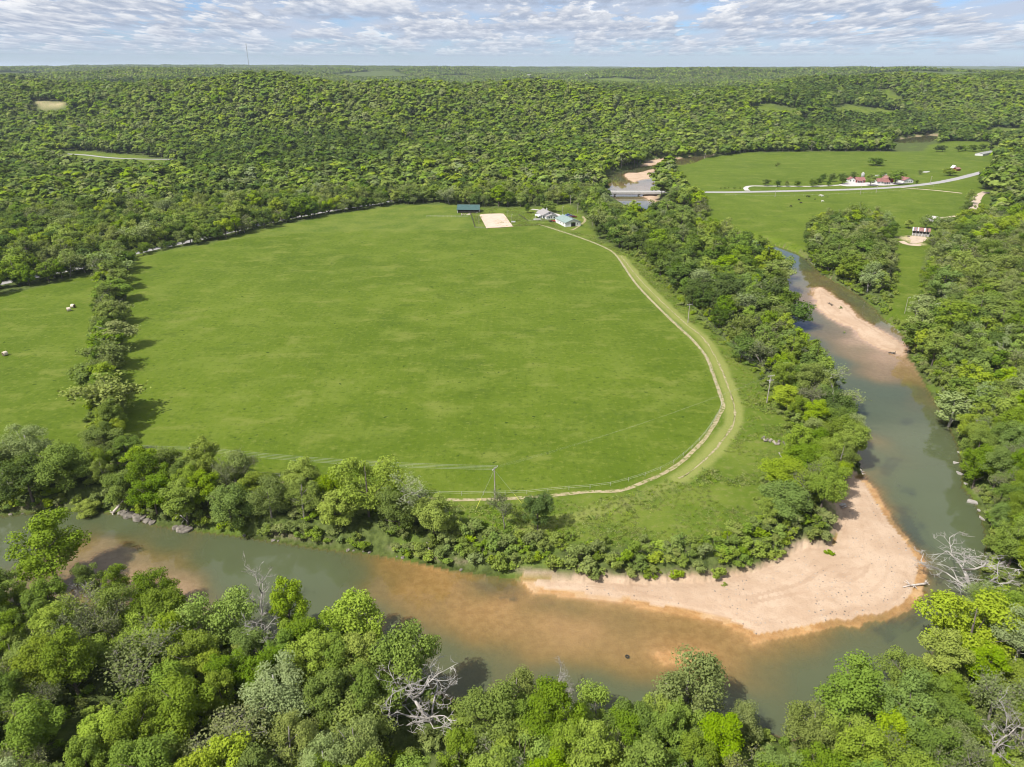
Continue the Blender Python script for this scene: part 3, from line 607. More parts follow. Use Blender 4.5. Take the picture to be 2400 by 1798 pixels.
def branchy(rs, H, R, r0, levels=4, kids=3, spread=.8, lift=.5, n=5, lean=(0, 0), start=.25):
    """a bare branching skeleton; returns (MB trunk, MB branches, tips)"""
    tr, br, tips = MB(), MB(), []
    def grow(p, d, L, r, lev):
        pts = [p]; q = p.copy(); dd = d.copy(); seg = 3
        for k in range(seg):
            dd = (dd+Vector(rs.normal(size=3))*.16+Vector((0, 0, .05*lift))).normalized(); q = q+dd*(L/seg); pts.append(q.copy())
        rr = [r*(1-.55*k/seg) for k in range(seg+1)]
        (tr if lev == 0 else br).tube(pts, rr, n if lev < 2 else 3, cap=lev < 2)
        if lev >= levels: tips.append(pts[-1]); tips.append(pts[-2]); return
        nk = kids+(1 if rs.random() < .4 else 0)+(1 if lev == 0 else 0)
        for k in range(nk):
            f = rs.uniform(start if lev == 0 else .3, 1.0) if k else 1.0; i = min(int(f*seg), seg-1); b = pts[i].lerp(pts[i+1], f*seg-i)
            a = rs.uniform(0, 2*math.pi) if lev else 2*math.pi*k/nk+rs.uniform(-.5, .5)
            side = Vector((math.cos(a), math.sin(a), rs.uniform(-.1, .5)*lift)); nd = (dd*(1-spread*rs.uniform(.45, 1.0))+side*spread).normalized()
            grow(b, nd, L*rs.uniform(.52, .78)*(.9 if k else 1), max(r*rs.uniform(.45, .62), .02), lev+1)
    d = Vector((lean[0], lean[1], 1)).normalized(); grow(Vector((0, 0, -.4)), d, H*.40, r0, 0)
    for mb in (tr, br):
        v = np.array(mb.v); 
        if len(v): mb.v = [tuple(p) for p in v]
    allv = np.array(br.v); s = Vector((R/max(np.percentile(np.abs(allv[:, :2]), 96), .1), H/allv[:, 2].max(), 0))
    for mb in (tr, br): mb.v = [(p[0]*s.x, p[1]*s.x, p[2]*s.y) for p in mb.v]
    tips = np.array([(t.x*s.x, t.y*s.x, t.z*s.y) for t in tips])
    return tr, br, tips
def tip_leaves(rs, tips, per, sprd, size):
    c = np.repeat(tips, per, 0)+rs.normal(size=(len(tips)*per, 3))*sprd; nr = rs.normal(size=c.shape)+np.array([0, 0, .6]); nr /= np.linalg.norm(nr, axis=1)[:, None]
    s = size*rs.uniform(.6, 1.3, len(c)); return quads(c, nr, s, s, rs), np.repeat(rs.random(len(c)), 4)

def parts_leafy(seed, H, R, base, nclump, nleaf, size, mat, bark='dark_bark', shape='round', limbs=5, r0=None, fill=.14, flat=1.0, coh=.0):
    rs = np.random.default_rng(seed); V, lv = leafy(rs, H, R, base, nclump, nleaf, size, flat, shape, fill=fill, coh=coh)
    return dict(H=H, R=R, crown=crown_mesh('crown', V, lv, mat), trunk=(lambda me: (me.materials.append(MATS[bark]), me)[1])(trunk_mb(rs, H, R, base, r0 or .022*H, limbs).mesh('trunk', True)))
def parts_bare(seed, H, R, r0, bark, levels=5, kids=3, spread=.8, lift=.5, leaves=0, sprd=.5, size=.28, mat='leaf_grey', start=.25):
    rs = np.random.default_rng(seed); tr, br, tips = branchy(rs, H, R, r0, levels, kids, spread, lift, start=start)
    d = dict(H=H, R=R)
    for k, mb in (('trunk', tr), ('branches', br)): me = mb.mesh(k, True); me.materials.append(MATS[bark]); d[k] = me
    if leaves: V, lv = tip_leaves(rs, tips, leaves, sprd, size); d['crown'] = crown_mesh('crown', V, lv, mat)
    return d
KINDS = {}
# close range: many small leaves
def lib(lod, sd, ncl, nlf, sz):
    L = {}; coh = (.0, .25, .7)[lod]
    L['bright'] = [parts_leafy(sd+1, 12.5, 4.6, 2.0, ncl, nlf, sz, 'leaf_bright', coh=coh), parts_leafy(sd+2, 11, 4.8, 1.4, ncl, nlf, sz, 'leaf_bright', shape='wide', coh=coh), parts_leafy(sd+3, 14, 4.4, 2.2, ncl, nlf, sz, 'leaf_bright', shape='tall', coh=coh)]
    L['green'] = [parts_leafy(sd+11, 13, 4.8, 2.0, ncl, nlf, sz, 'leaf_green', coh=coh), parts_leafy(sd+12, 11, 4.6, 1.5, ncl, nlf, sz, 'leaf_green', shape='wide', coh=coh), parts_leafy(sd+13, 14.5, 4.5, 2.4, ncl, nlf, sz, 'leaf_green', shape='tall', coh=coh)]
    L['dark'] = [parts_leafy(sd+21, 12.5, 4.6, 1.6, ncl, nlf, sz, 'leaf_dark', coh=coh), parts_leafy(sd+22, 11.5, 4.9, 1.5, ncl, nlf, sz, 'leaf_dark', shape='wide', coh=coh)]
    L['olive'] = [parts_leafy(sd+31, 13.5, 4.6, 1.8, int(ncl*.95), int(nlf*.85), sz*.85, 'leaf_olive', 'grey_bark', 'tall', coh=coh), parts_leafy(sd+32, 12, 4.8, 1.6, int(ncl*.9), int(nlf*.85), sz*.9, 'leaf_olive', 'grey_bark', coh=coh)]
    L['pale'] = [parts_leafy(sd+41, 13, 4.9, 1.8, int(ncl*1.1), int(nlf*.95), sz*.8, 'leaf_pale', 'white_bark', 'round', coh=coh), parts_leafy(sd+42, 14, 4.6, 2.0, ncl, nlf, sz*.8, 'leaf_pale', 'white_bark', 'tall', coh=coh)]
    L['cedar'] = [parts_leafy(sd+51, 9.5, 2.9, .5, int(ncl*.8), int(nlf*.8), sz*.9, 'leaf_cedar', shape='cone', limbs=2, coh=coh)]
    return L
NEAR = lib(0, 100, 50, 205, .235)
NEAR['half'] = [parts_bare(171, 12.5, 4.8, .24, 'grey_bark', 5, 3, .72, .6, 2, .5, .24, 'leaf_grey'), parts_bare(172, 11, 4.6, .22, 'grey_bark', 5, 3, .75, .5, 3, .5, .24, 'leaf_olive')]
NEAR['bare'] = [parts_bare(181, 13, 5.4, .26, 'white_bark', 5, 3, .74, .5), parts_bare(182, 11.5, 4.8, .2, 'white_bark', 5, 4, .62, .7)]
NEAR['sycamore'] = [parts_bare(191, 14, 5.4, .34, 'white_bark', 5, 3, .75, .55, 4, .6, .27, 'leaf_pale')]
MID = lib(1, 200, 38, 72, .42)
MID['half'] = [parts_bare(271, 12, 4.8, .28, 'grey_bark', 4, 3, .75, .6, 7, .75, .42, 'leaf_grey'), parts_bare(272, 12, 4.6, .26, 'grey_bark', 4, 3, .8, .5, 8, .7, .45, 'leaf_olive')]
MID['bare'] = [parts_bare(281, 12.5, 5, .32, 'white_bark', 4, 4, .8, .5)]
MID['sycamore'] = [parts_bare(291, 14, 5.2, .34, 'white_bark', 4, 3, .75, .55, 8, .8, .45, 'leaf_pale')]
for L_ in (NEAR, MID): L_['poplar'] = [parts_leafy(295, 14, 3.2, .6, 40, 44, .5, 'leaf_pale', 'grey_bark', 'cone', 2, coh=.3)]
def join_parts(d, name):
    """trunk and crown of a far tree in one mesh (only for the forest mass)"""
    bm = bmesh.new(); me = bpy.data.meshes.new(name); mats = []
    for k in ('crown', 'branches', 'trunk'):
        if k in d:
            n0 = len(bm.faces); bm.from_mesh(d[k]); bm.faces.ensure_lookup_table()
            mi = len(mats); mats.append(d[k].materials[0])
            for f in bm.faces[n0:]: f.material_index = mi
    bm.to_mesh(me); bm.free()
    for mm in mats: me.materials.append(mm)
    return me
LOW = lib(2, 300, 24, 15, 1.5)
LOW['half'] = [parts_leafy(371, 12, 4.6, 2.0, 14, 14, .9, 'leaf_grey', 'grey_bark', coh=.5)]
LOW['bare'] = LOW['half']; LOW['sycamore'] = LOW['pale']
SPECIES = ['bright', 'green', 'dark', 'olive', 'pale', 'half', 'cedar', 'bare', 'sycamore']

# ---- where trees stand.  each entry: x, y, height, radius, species, zone, key-label
trees = []
def key(cx, top, wpx, H, sp, label, squash=1.0, z0=None):
    """a tree the photo shows by itself: photo position of its top, crown width in photo pixels, height in metres"""
    zg = 0.0
    for it in range(3):
        p = G(cx, top, zg+H); zg = T1(p[0], p[1]) if z0 is None else z0
    _, _, dep = project(p[0], p[1], zg+H*.6); trees.append((p[0], p[1], H, wpx*dep/F/2, sp, 'key', label))
KEYT = [
 (85,1218,165,17,'green','tall dark green tree at the left edge beside the near river bank'),
 (195,1322,62,9,'green','small green tree beside the large left-edge tree at the water'),
 (258,1328,60,9,'green','small round green tree standing near the pinkish river shallows'),
 (335,1338,90,11,'green','green tree of the near bank below the pinkish shallows'),
 (500,1360,135,15,'bright','broad bright green tree on the near bank left of the white snag'),
 (592,1306,85,17,'bare','white leafless tree standing in front of green river water'),
 (662,1343,95,18,'bright','tall bright green tree just right of the white leafless tree'),
 (828,1388,140,16,'bright','rounded green tree leaning out over the river, dark shadow beside it'),
 (935,1478,150,16,'green','full green tree on the near bank left of the big bare sycamore'),
 (1010,1535,235,15,'bare','big spreading bare sycamore with white limbs at bottom centre'),
 (1210,1550,110,13,'olive','feathery green tree on the near bank right of the bare sycamore'),
 (1310,1560,70,10,'bare','small grey leafless tree between two green trees on the near bank'),
 (1400,1612,120,11,'bright','bright green bushy tree at the water below the sunken tyre'),
 (1620,1524,190,17,'olive','tall feathery olive tree at bottom centre-right reaching above the river'),
 (2035,1556,185,14,'green','dense green tree right of the open grassy bank at the bottom'),
 (2140,1535,120,11,'green','green tree at the bend where the river turns below the sandbar'),
 (2300,1402,180,14,'bright','bright green tree under the pale leafless tree near the right edge'),
 (2335,1285,235,13,'bare','pale leafless fan shaped tree over the water near the right edge'),
 (632,1556,165,14,'pale','silvery pale green tree in the foreground wood below the river'),
 (520,1650,190,12,'half','greyish half leafed tree in the foreground wood, left of centre'),
 (290,1480,190,13,'half','grey half leafed tree in the foreground wood at left'),
 (170,1440,90,12,'half','grey twiggy tree near the left edge of the foreground wood'),
 (2375,1650,120,12,'bare','whitish leafless tree in the bottom right corner'),
 (45,984,110,15,'pale','pale green tree at the left edge above the dark bank trees'),
 (40,1060,120,13,'dark','dark green tree at the left edge on the far bank'),
 (130,1040,110,13,'green','green tree on the far bank just left of the hedgerow foot'),
 (195,1155,60,6,'bright','small bright green tree by the rocky ledge at the water'),
 (275,1092,80,10,'green','green tree at the foot of the hedgerow on the far bank'),
 (345,1108,90,11,'green','green tree on the far bank near the first line pole'),
 (413,1074,56,11,'green','narrow green tree left of the second power pole'),
 (470,1098,80,11,'bright','green tree directly below the second power pole'),
 (520,1078,56,11,'half','small pale leafing tree right of the second power pole'),
 (525,1116,100,12,'green','dense green tree on the far bank below the pale leafing tree'),
 (620,1112,90,12,'olive','olive green tree on the far bank mid left'),
 (700,1116,90,12,'olive','slim olive tree left of the tallest bank tree'),
 (851,1068,130,17,'bright','tallest broad green tree on the far bank below the power line'),
 (780,1140,90,12,'bright','bright green tree on the left flank of the tallest bank tree'),
 (930,1150,100,12,'green','green tree on the right flank of the tallest bank tree'),
 (987,1103,105,15,'sycamore','white limbed thinly leafed sycamore left of the guyed pole'),
 (1012,1162,100,11,'bright','dense green tree at the right end of the far bank row'),
 (1182,1148,66,11,'half','dead topped twiggy tree below the guyed power pole'),
 (1262,1150,72,11,'dark','lone dark green rounded tree beside the dirt track'),
 (245,878,120,14,'half','big grey half leafed tree in the hedgerow, nearest the camera'),
 (235,1008,110,9,'green','green vine covered tree at the near foot of the hedgerow'),
 (285,1022,70,8,'green','low green tree on the pasture side of the hedgerow foot'),
 (200,850,85,8,'green','green tree bulging from the hedgerow into the left field'),
 (247,795,80,11,'half','grey twiggy hedgerow tree behind the big grey one'),
 (262,748,95,12,'olive','olive green hedgerow tree in the middle of the row'),
 (240,770,80,10,'green','green hedgerow tree on the left field side of the row'),
 (262,700,80,11,'olive','olive hedgerow tree beyond the middle of the row'),
 (255,655,85,11,'green','green hedgerow tree near the far end of the row'),
 (225,612,60,11,'half','pale grey hedgerow tree beside the road end of the row'),
 (255,590,75,12,'sycamore','pale sycamore at the far end of the hedgerow'),
 (290,585,50,11,'dark','dark green tree at the pasture corner of the hedgerow'),
 (275,625,60,11,'green','green hedgerow tree on the pasture side near the road'),
 (1850,903,75,8,'bright','bright yellow green tree beside the double crossarm pole'),
 (1965,878,110,11,'sycamore','thin pale sycamore leaning over the river right of the pole'),
 (1960,918,95,11,'dark','dark green tree at the water below the thin pale sycamore'),
 (1985,975,90,11,'green','green tree overhanging the river above the sandbar'),
 (1998,1000,70,9,'bright','bright green small tree at the water above the sandbar'),
 (1905,826,62,9,'dark','dark green tree jutting over the river'),
 (1880,850,80,9,'green','green tree on the inner bank above the jutting dark tree'),
 (1895,1040,100,11,'green','green tree near the pile of pale broken stones'),
 (1850,1075,110,10,'bright','bright green tree at the tip of the tree belt by the clearing'),
 (1845,1128,110,10,'green','dark green tree at the lower end of the tree belt'),
 (1825,1165,70,7,'bright','low bright green tree at the foot of the tree belt'),
 (1862,698,95,13,'dark','rounded dark green tree on the inner bank facing the gravel island'),
 (1790,650,85,14,'half','pale grey leafing tree on the inner bank opposite the island'),
 (1835,610,80,14,'olive','olive tree leaning over the river at its narrow bend'),
 (1775,690,70,13,'sycamore','white limbed tree inside the riverside belt'),
 (1745,782,70,11,'dark','dark tree in the riverside belt above the double crossarm pole'),
 (1800,800,70,11,'half','bare twiggy tree behind the double crossarm pole'),
 (2175,690,90,13,'pale','whitish blossoming tree on the right slope by the grass strip'),
 (2250,905,105,14,'pale','large pale grey green tree on the right river slope'),
]
for kx, kt, kw, kh, sp_, lb in KEYT: key(kx, kt, kw, kh, sp_, lb)
# single trees in the far pasture: base point, crown width px, height
def key_base(bx, by, wpx, H, sp, label):
    p = G(bx, by); _, _, dep = project(p[0], p[1], 3.0); trees.append((p[0], p[1], H, wpx*dep/F/2, sp, 'farmkey', label))
ORD = ['first', 'second', 'third', 'fourth', 'fifth', 'sixth', 'seventh', 'eighth']
for i, (bx, by, wp, H, sp_) in enumerate([(1795,436,21,6.5,'dark'),(1821.5,437.6,18,6.5,'dark'),(1843.7,437.6,14,5.5,'olive'),(1868,437.6,18,5.8,'dark'),(1905,437.8,20,7,'dark'),(1918,434,20,7.5,'dark'),(1942,436,16,6,'dark')]):
    key_base(bx, by, wp, H, sp_, '%s round tree from the bridge end of the driveway row' % ORD[i])
for bx, by, wp, H, sp_, lb in [(1927,426,15,8,'dark','dark tree behind the driveway row of round trees'),(1948,426,21,8,'dark','wide dark tree behind the end of the driveway row'),(1973,432,24,11,'dark','tall dark tree left of the first red roofed house'),
  (2039,436,26,12,'green','tall green tree between the two red roofed houses'),(2097,432,38,14,'green','broad tall tree beside the dark red barn'),(2155.6,409.5,12,5,'olive','small thin tree alone beside the pale slab'),(2226,412,34,8,'green','wide bush like tree in front of the small red shed'),
  (2053,388,40,9,'dark','dark spreading tree alone in the upper pasture'),(1821,392,10,5,'half','slim thin tree alone in the upper pasture'),(2264,505,29,11.5,'dark','round dark tree beside the curving dirt road'),(2272,478,30,12,'olive','grey green tree above the round tree on the dirt road'),
  (2168,536,34,10,'olive','olive tree behind the old tin roofed shed'),(2128,535,24,6,'bright','bright green bush tree left of the old tin shed'),(2195,540,30,10,'green','green tree right of the old tin roofed shed'),(2214,538,26,9,'green','green tree at the right corner of the old tin shed'),
  (1285,497.5,34,9.5,'green','shade tree with a bare trunk beside the farmhouse drive'),(1237,500,17,8,'dark','narrow dark tree left of the shade tree by the farmhouse'),(1560,402,18,8,'green','green tree on the river bank above the bridge'),
  (2195,356,20,9,'dark','dark tree left in the hedge at the far pasture end'),(2208,356,20,9,'dark','second dark tree in the hedge at the far pasture end'),(2245,355,22,9,'dark','third dark tree in the hedge at the far pasture end'),(2262,354,20,8,'green','fourth dark tree in the hedge at the far pasture end'),(2280,355,22,9,'dark','fifth dark tree in the hedge at the far pasture end'),(2300,354,22,10,'dark','sixth dark tree in the hedge at the far pasture end'),(2322,352,24,11,'cedar','blackish cedar at the right end of the far hedge'),
  (1999,421,18,8,'dark','dark tree behind the small white house with orange roof'),(2066,420,18,8,'green','green tree behind the white house nearest the road'),(2148,432,10,4,'dark','small dark bush at the corner of the red roofed bungalow')]:
    key_base(bx, by, wp, H, sp_, lb)

for i_, (px_, ty_) in enumerate([(672,398),(697,397),(721,398),(741,399),(764,399),(790,401),(822,408),(838,414)]):
    p_ = G(px_, ty_, 14.0); trees.append((p_[0], p_[1], 14, 4.0, 'poplar', 'farmkey', '%s pale conical tree from left in the row beyond the road' % ORD[i_]))
# ---- forest: everywhere that is not open
ROADS = [(catmull(ROAD_L, 8), 4.6), (catmull(ROAD_R, 8), 9), (catmull(ROAD_HILL, 8), 7), (catmull(ROAD_FAR, 10), 9)]
DIRT = catmull(PX([(2312,450),(2296,457),(2286,474),(2279,493),(2286,506),(2306,511)]), 5)
POOL_VIEW = toward(FAR_POOL, 11.0)
def forest_ok(x, y, pad):
    ok = sdist(x, y, CHANNEL, 40) > .8
    ok &= sdist(x, y, POOL_VIEW, 40) > 2
    for P in [OPEN_MAIN, LEFT_FIELD, CLEAR_FAR]+HILL_OPEN: ok &= sdist(x, y, P, 20) > pad*.5
    ok &= sdist(x, y, RIGHT_FIELD, 20) > pad*.4
    for P, wd in ROADS: ok &= seg_dist(x, y, P, False) > wd
    ok &= seg_dist(x, y, DIRT, False) > 6
    return ok
def scatter(x0, x1, y0, y1, step, rs):
    xs = np.arange(float(x0), float(x1), float(step)); ys = np.arange(float(y0), float(y1), step*.87); X, Y = np.meshgrid(xs, ys); X[1::2] += step/2
    X = X+rs.uniform(-.42, .42, X.shape)*step; Y = Y+rs.uniform(-.42, .42, Y.shape)*step; return X.ravel(), Y.ravel()
def in_view(x, y, z, m):
    px, py, dep = project(x, y, z); return (y > 5) & (px > -m) & (px < 2400+m) & (py > -400) & (py < 1798+m*1.1)
CLUMPS = [PX([(1872,585),(1905,540),(1960,520),(2010,515),(2060,530),(2085,548),(2098,560),(2070,572),(2092,604),(2088,640),(2060,690),(2020,685),(1960,650),(1930,625)])]
gaps = PX([(1690,1745),(1840,1738),(1800,1798),(1700,1810)])
gap2 = PX([(130,1690),(250,1640),(330,1660),(260,1760),(150,1770)])
rs = np.random.default_rng(5)
def pick_species(x, y, r0, zone):
    nz = fbm(x/70, y/70, 101, 3); nb = fbm(x/300, y/300, 107, 2); u = rs.random(len(x)); sp = np.full(len(x), 1)
    sp = np.where(u < .24+.5*(nz-.5), 0, sp); sp = np.where((u > .72), 3, sp); sp = np.where((u > .83), 2, sp)
    sp = np.where((u > .885), 5, sp); sp = np.where(u > .955, 4, sp); sp = np.where(u > .985, 8, sp)
    ced = (fbm(x/45, y/45, 103, 2) > .64) & (rs.random(len(x)) < .5) & (r0 > 260); sp = np.where(ced, 6, sp)
    nr_ = r0 < 240; sp = np.where(nr_ & (u > .80) & (u < .93), 5, sp); sp = np.where(nr_ & (u > .978), 7, sp)
    pat = fbm(x/120, y/120, 109, 2); gp = (pat > .62) & (rs.random(len(x)) < .45) & (r0 > 240); sp = np.where(gp, np.where(rs.random(len(x)) < .35, 5, 3), sp)
    dk = (nb < .46) & (rs.random(len(x)) < np.clip((.50-nb)*5, .15, .8)) & (r0 > 300); sp = np.where(dk, np.where(rs.random(len(x)) < .75, 2, 6), sp)
    foot = (hills(x, y) < 16) & (r0 > 420) & (rs.random(len(x)) < .30); sp = np.where(foot, 2, sp)
    sp = np.where((sp == 0) & (r0 > 420) & (rs.random(len(x)) < .45), 1, sp)
    bt = (nb > .58) & (rs.random(len(x)) < .34) & (r0 > 350); sp = np.where(bt, np.where(rs.random(len(x)) < .6, 0, 3), sp)
    sp = np.where((r0 > 1000) & ((sp == 5) | (sp == 4) | (sp == 8)) & (rs.random(len(x)) < .6), 1, sp)
    ridge_shade = (x < -700) & (r0 > 2000) & (rs.random(len(x)) < .8); sp = np.where(ridge_shade, np.where(rs.random(len(x)) < .5, 6, 2), sp); return sp  # far-left ridge crowded with dark species to stand in for a cloud's shadow
zones = []
def add_zone(x0, x1, y0, y1, step, rmin, rmax, hs):
    x, y = scatter(x0, x1, y0, y1, step, rs); r = np.hypot(x, y); k = (r >= rmin) & (r < rmax); x, y = x[k], y[k]
    k = in_view(x, y, hills(x, y)+8, 260); x, y = x[k], y[k]
    k = forest_ok(x, y, step*.5)
    for c in CLUMPS: k |= (sdist(x, y, c, 5) < 0) & (sdist(x, y, CHANNEL, 10) > 1.5)
    for g in (gaps, gap2): k &= sdist(x, y, g, 5) > 0
    k &= sdist(x, y, SHRUB_ZONE, 8) > .5
    tx_, ty_, _ = project(x, y, x*0+11); k &= ~((tx_ > 1418) & (tx_ < 1552) & (ty_ > 408) & (ty_ < 474) & (np.hypot(x, y) < 700))
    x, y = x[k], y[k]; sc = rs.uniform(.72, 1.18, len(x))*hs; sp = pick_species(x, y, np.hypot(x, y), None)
    return x, y, sc, sp
zx, zy, zs, zp = add_zone(-260, 260, 40, 330, 5.4, 30, 300, .86)
kp = np.array([(t[0], t[1], t[3]) for t in trees])
dmin = np.full(len(zx), 1e9)
for ax, ay, ar in kp: dmin = np.minimum(dmin, np.hypot(zx-ax, zy-ay)/(ar*.75+1.6))
ok = dmin > 1
# keep what stands in front of the shown river low, and leave sight-lines to the single trees
for ax, ay, ar in kp[:len(KEYT)]:
    dd = np.hypot(ax, ay); s_ = (zx*ax+zy*ay)/dd; c_ = np.abs(zx*ay-zy*ax)/dd
    front = (s_ < dd) & (s_ > dd-5) & (c_ < ar*.6); ok &= ~(front & (rs.random(len(zx)) < .3))
for t_ in trees[:len(KEYT)]:
    if t_[4] in ('bare', 'half', 'sycamore'):
        ax, ay, ar = t_[0], t_[1], t_[3]; dd = np.hypot(ax, ay); s_ = (zx*ax+zy*ay)/dd; c_ = np.abs(zx*ay-zy*ax)/dd; ok &= ~((s_ < dd+1) & (s_ > dd-(10 if t_[4] == 'bare' else 6)) & (c_ < ar*.9))
zx, zy, zs, zp = zx[ok], zy[ok], zs[ok], zp[ok]
hl_ = catmull(PX([(252,1092),(248,1020),(250,930),(252,850),(256,780),(258,715),(258,660),(262,625)]), 4.2); hl_ = hl_+rs.normal(size=hl_.shape)*1.6
for p in hl_: trees.append((p[0], p[1], rs.uniform(.55, .85), None, ['green', 'olive', 'green', 'half', 'dark', 'bright'][int(rs.integers(6))], 'hedge', None))
for x, y, s_, p in zip(zx, zy, zs, zp): trees.append((x, y, s_, None, SPECIES[p], 'wood', None))
def count_h(): return len(trees)

fx, fy, fs, fp = add_zone(-560, 560, 250, 720, 7.2, 300, 700, 1.0)
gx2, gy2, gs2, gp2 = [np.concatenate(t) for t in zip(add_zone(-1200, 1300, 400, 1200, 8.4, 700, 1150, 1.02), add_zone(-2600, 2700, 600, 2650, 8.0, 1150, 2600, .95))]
rl = catmull(ROAD_L[:12], 4.5); tl = np.gradient(rl, axis=0); tl /= np.linalg.norm(tl, axis=1)[:, None]; rl = rl+np.stack([tl[:, 1], -tl[:, 0]], -1)*rs.uniform(4.6, 8.0, (len(rl), 1)); rl = rl[rs.random(len(rl)) < .82]; rl = rl[seg_dist(rl[:, 0], rl[:, 1], catmull(ROAD_L, 6), False) > 4.2]
fx = np.concatenate([fx, rl[:, 0]]); fy = np.concatenate([fy, rl[:, 1]]); fs = np.concatenate([fs, rs.uniform(.38, .72, len(rl))]); fp = np.concatenate([fp, rs.choice([1, 2, 2, 3, 6, 5], len(rl))])
hx, hy, hs_, hp = [np.concatenate(t) for t in zip((fx, fy, fs, fp), (gx2, gy2, gs2, gp2))]
# ---- the trees that show largest become objects of their own, the rest one forest mass
rec = []
for (x, y, H, Rr, sp, zone, lab) in trees:
    r = math.hypot(x, y); L = NEAR if r < 235 else MID; pool = L[sp]; i = int(rs.integers(len(pool))); d = pool[i]
    if lab is None: sxy = H*rs.uniform(.92, 1.12); sz = H*rs.uniform(.9, 1.1)
    else: sz = H/d['H']; sxy = Rr/d['R']*1.02
    rec.append(dict(x=x, y=y, sp=sp, d=d, L=L, i=i, sxy=sxy, sz=sz, rot=rs.uniform(0, 6.28), zone=zone, lab=lab, app=d['R']*sxy/(r+20)))
zz = terrain(np.array([t['x'] for t in rec]), np.array([t['y'] for t in rec]))
for t, z in zip(rec, zz):
    t['z'] = float(z); t['px'], t['py'], _ = [float(v) for v in project(t['x'], t['y'], t['z']+t['d']['H']*t['sz']*.6)]
keyed = [t for t in rec if t['lab']]; rest = [t for t in rec if not t['lab']]
vis = [t for t in rest if -30 < t['px'] < 2430 and t['py'] < 1850]; hid = [t for t in rest if not (-30 < t['px'] < 2430 and t['py'] < 1850)]
vis.sort(key=lambda t: -t['app']); own = vis[:300-len(keyed)] if len(keyed) < 300 else []; mass = vis[len(own):]+hid

CNAME = dict(bright='yellow green', green='mid green', dark='dark green', olive='olive green', pale='silvery pale', half='grey half leafed', cedar='blackish cedar', bare='leafless', sycamore='white limbed', poplar='pale conical')
TNAME = dict(bright='leafy_tree', green='leafy_tree', dark='leafy_tree', olive='leafy_tree', pale='pale_tree', half='twiggy_tree', cedar='cedar_tree', bare='bare_tree', sycamore='sycamore_tree', poplar='conical_tree')
def zone_of(t):
    x, y, r = t['x'], t['y'], math.hypot(t['x'], t['y'])
    if t['zone'] == 'hedge': return 'in the hedgerow'
    if t['px'] > 2080 and t['py'] < 1330: return 'on the right river slope'
    if y < 150 and t['py'] > 1290: return 'in the foreground wood'
    if t['px'] < 1100 and t['py'] > 960: return 'on the far bank by the pasture'
    if t['px'] < 420: return 'beside the left road'
    if t['px'] > 2080: return 'in the right bend wood'
    return 'in the riverside tree belt'
def band(t, lst):
    ys = sorted(q['py'] for q in lst); k = ys.index(t['py'])/max(1, len(ys)); return ['back', 'middle', 'front'][min(2, int(k*3))] if len(ys) > 9 else ''
def ordinal(k):
    b = ['first', 'second', 'third', 'fourth', 'fifth', 'sixth', 'seventh', 'eighth', 'ninth', 'tenth']
    if k < 10: return b[k]
    k += 1; return '%d%s' % (k, 'th' if 10 < k % 100 < 14 else {1: 'st', 2: 'nd', 3: 'rd'}.get(k % 10, 'th'))
byz = {}
for t in own: byz.setdefault(zone_of(t), []).append(t)
for z_, lst in byz.items():
    sub = {}
    for t in lst: sub.setdefault((CNAME[t['sp']], band(t, lst)), []).append(t)
    for (cn, bd), l2 in sub.items():
        l2.sort(key=lambda t: t['px'])
        for k, t in enumerate(l2):
            t['lab'] = ('%s %s tree from left %s%s' % (ordinal(k) if len(l2) > 1 else 'only', cn, z_, ', %s row' % bd if bd else '')); t['grp'] = 'trees '+z_
def put_tree(t):
    o = empty(TNAME[t['sp']], (t['x'], t['y'], t['z']), t['rot']); o.scale = (t['sxy'], t['sxy'], t['sz'])
    for k in ('trunk', 'branches', 'crown'):
        if k in t['d']:
            c = bpy.data.objects.new(k, t['d'][k]); COL.objects.link(c); c.parent = o
    tag(o, t['lab'], 'tree', t.get('grp') or {'farmkey': 'single trees around the far farms'}.get(t['zone'], 'trees along the river'))
for t in keyed+own: put_tree(t)

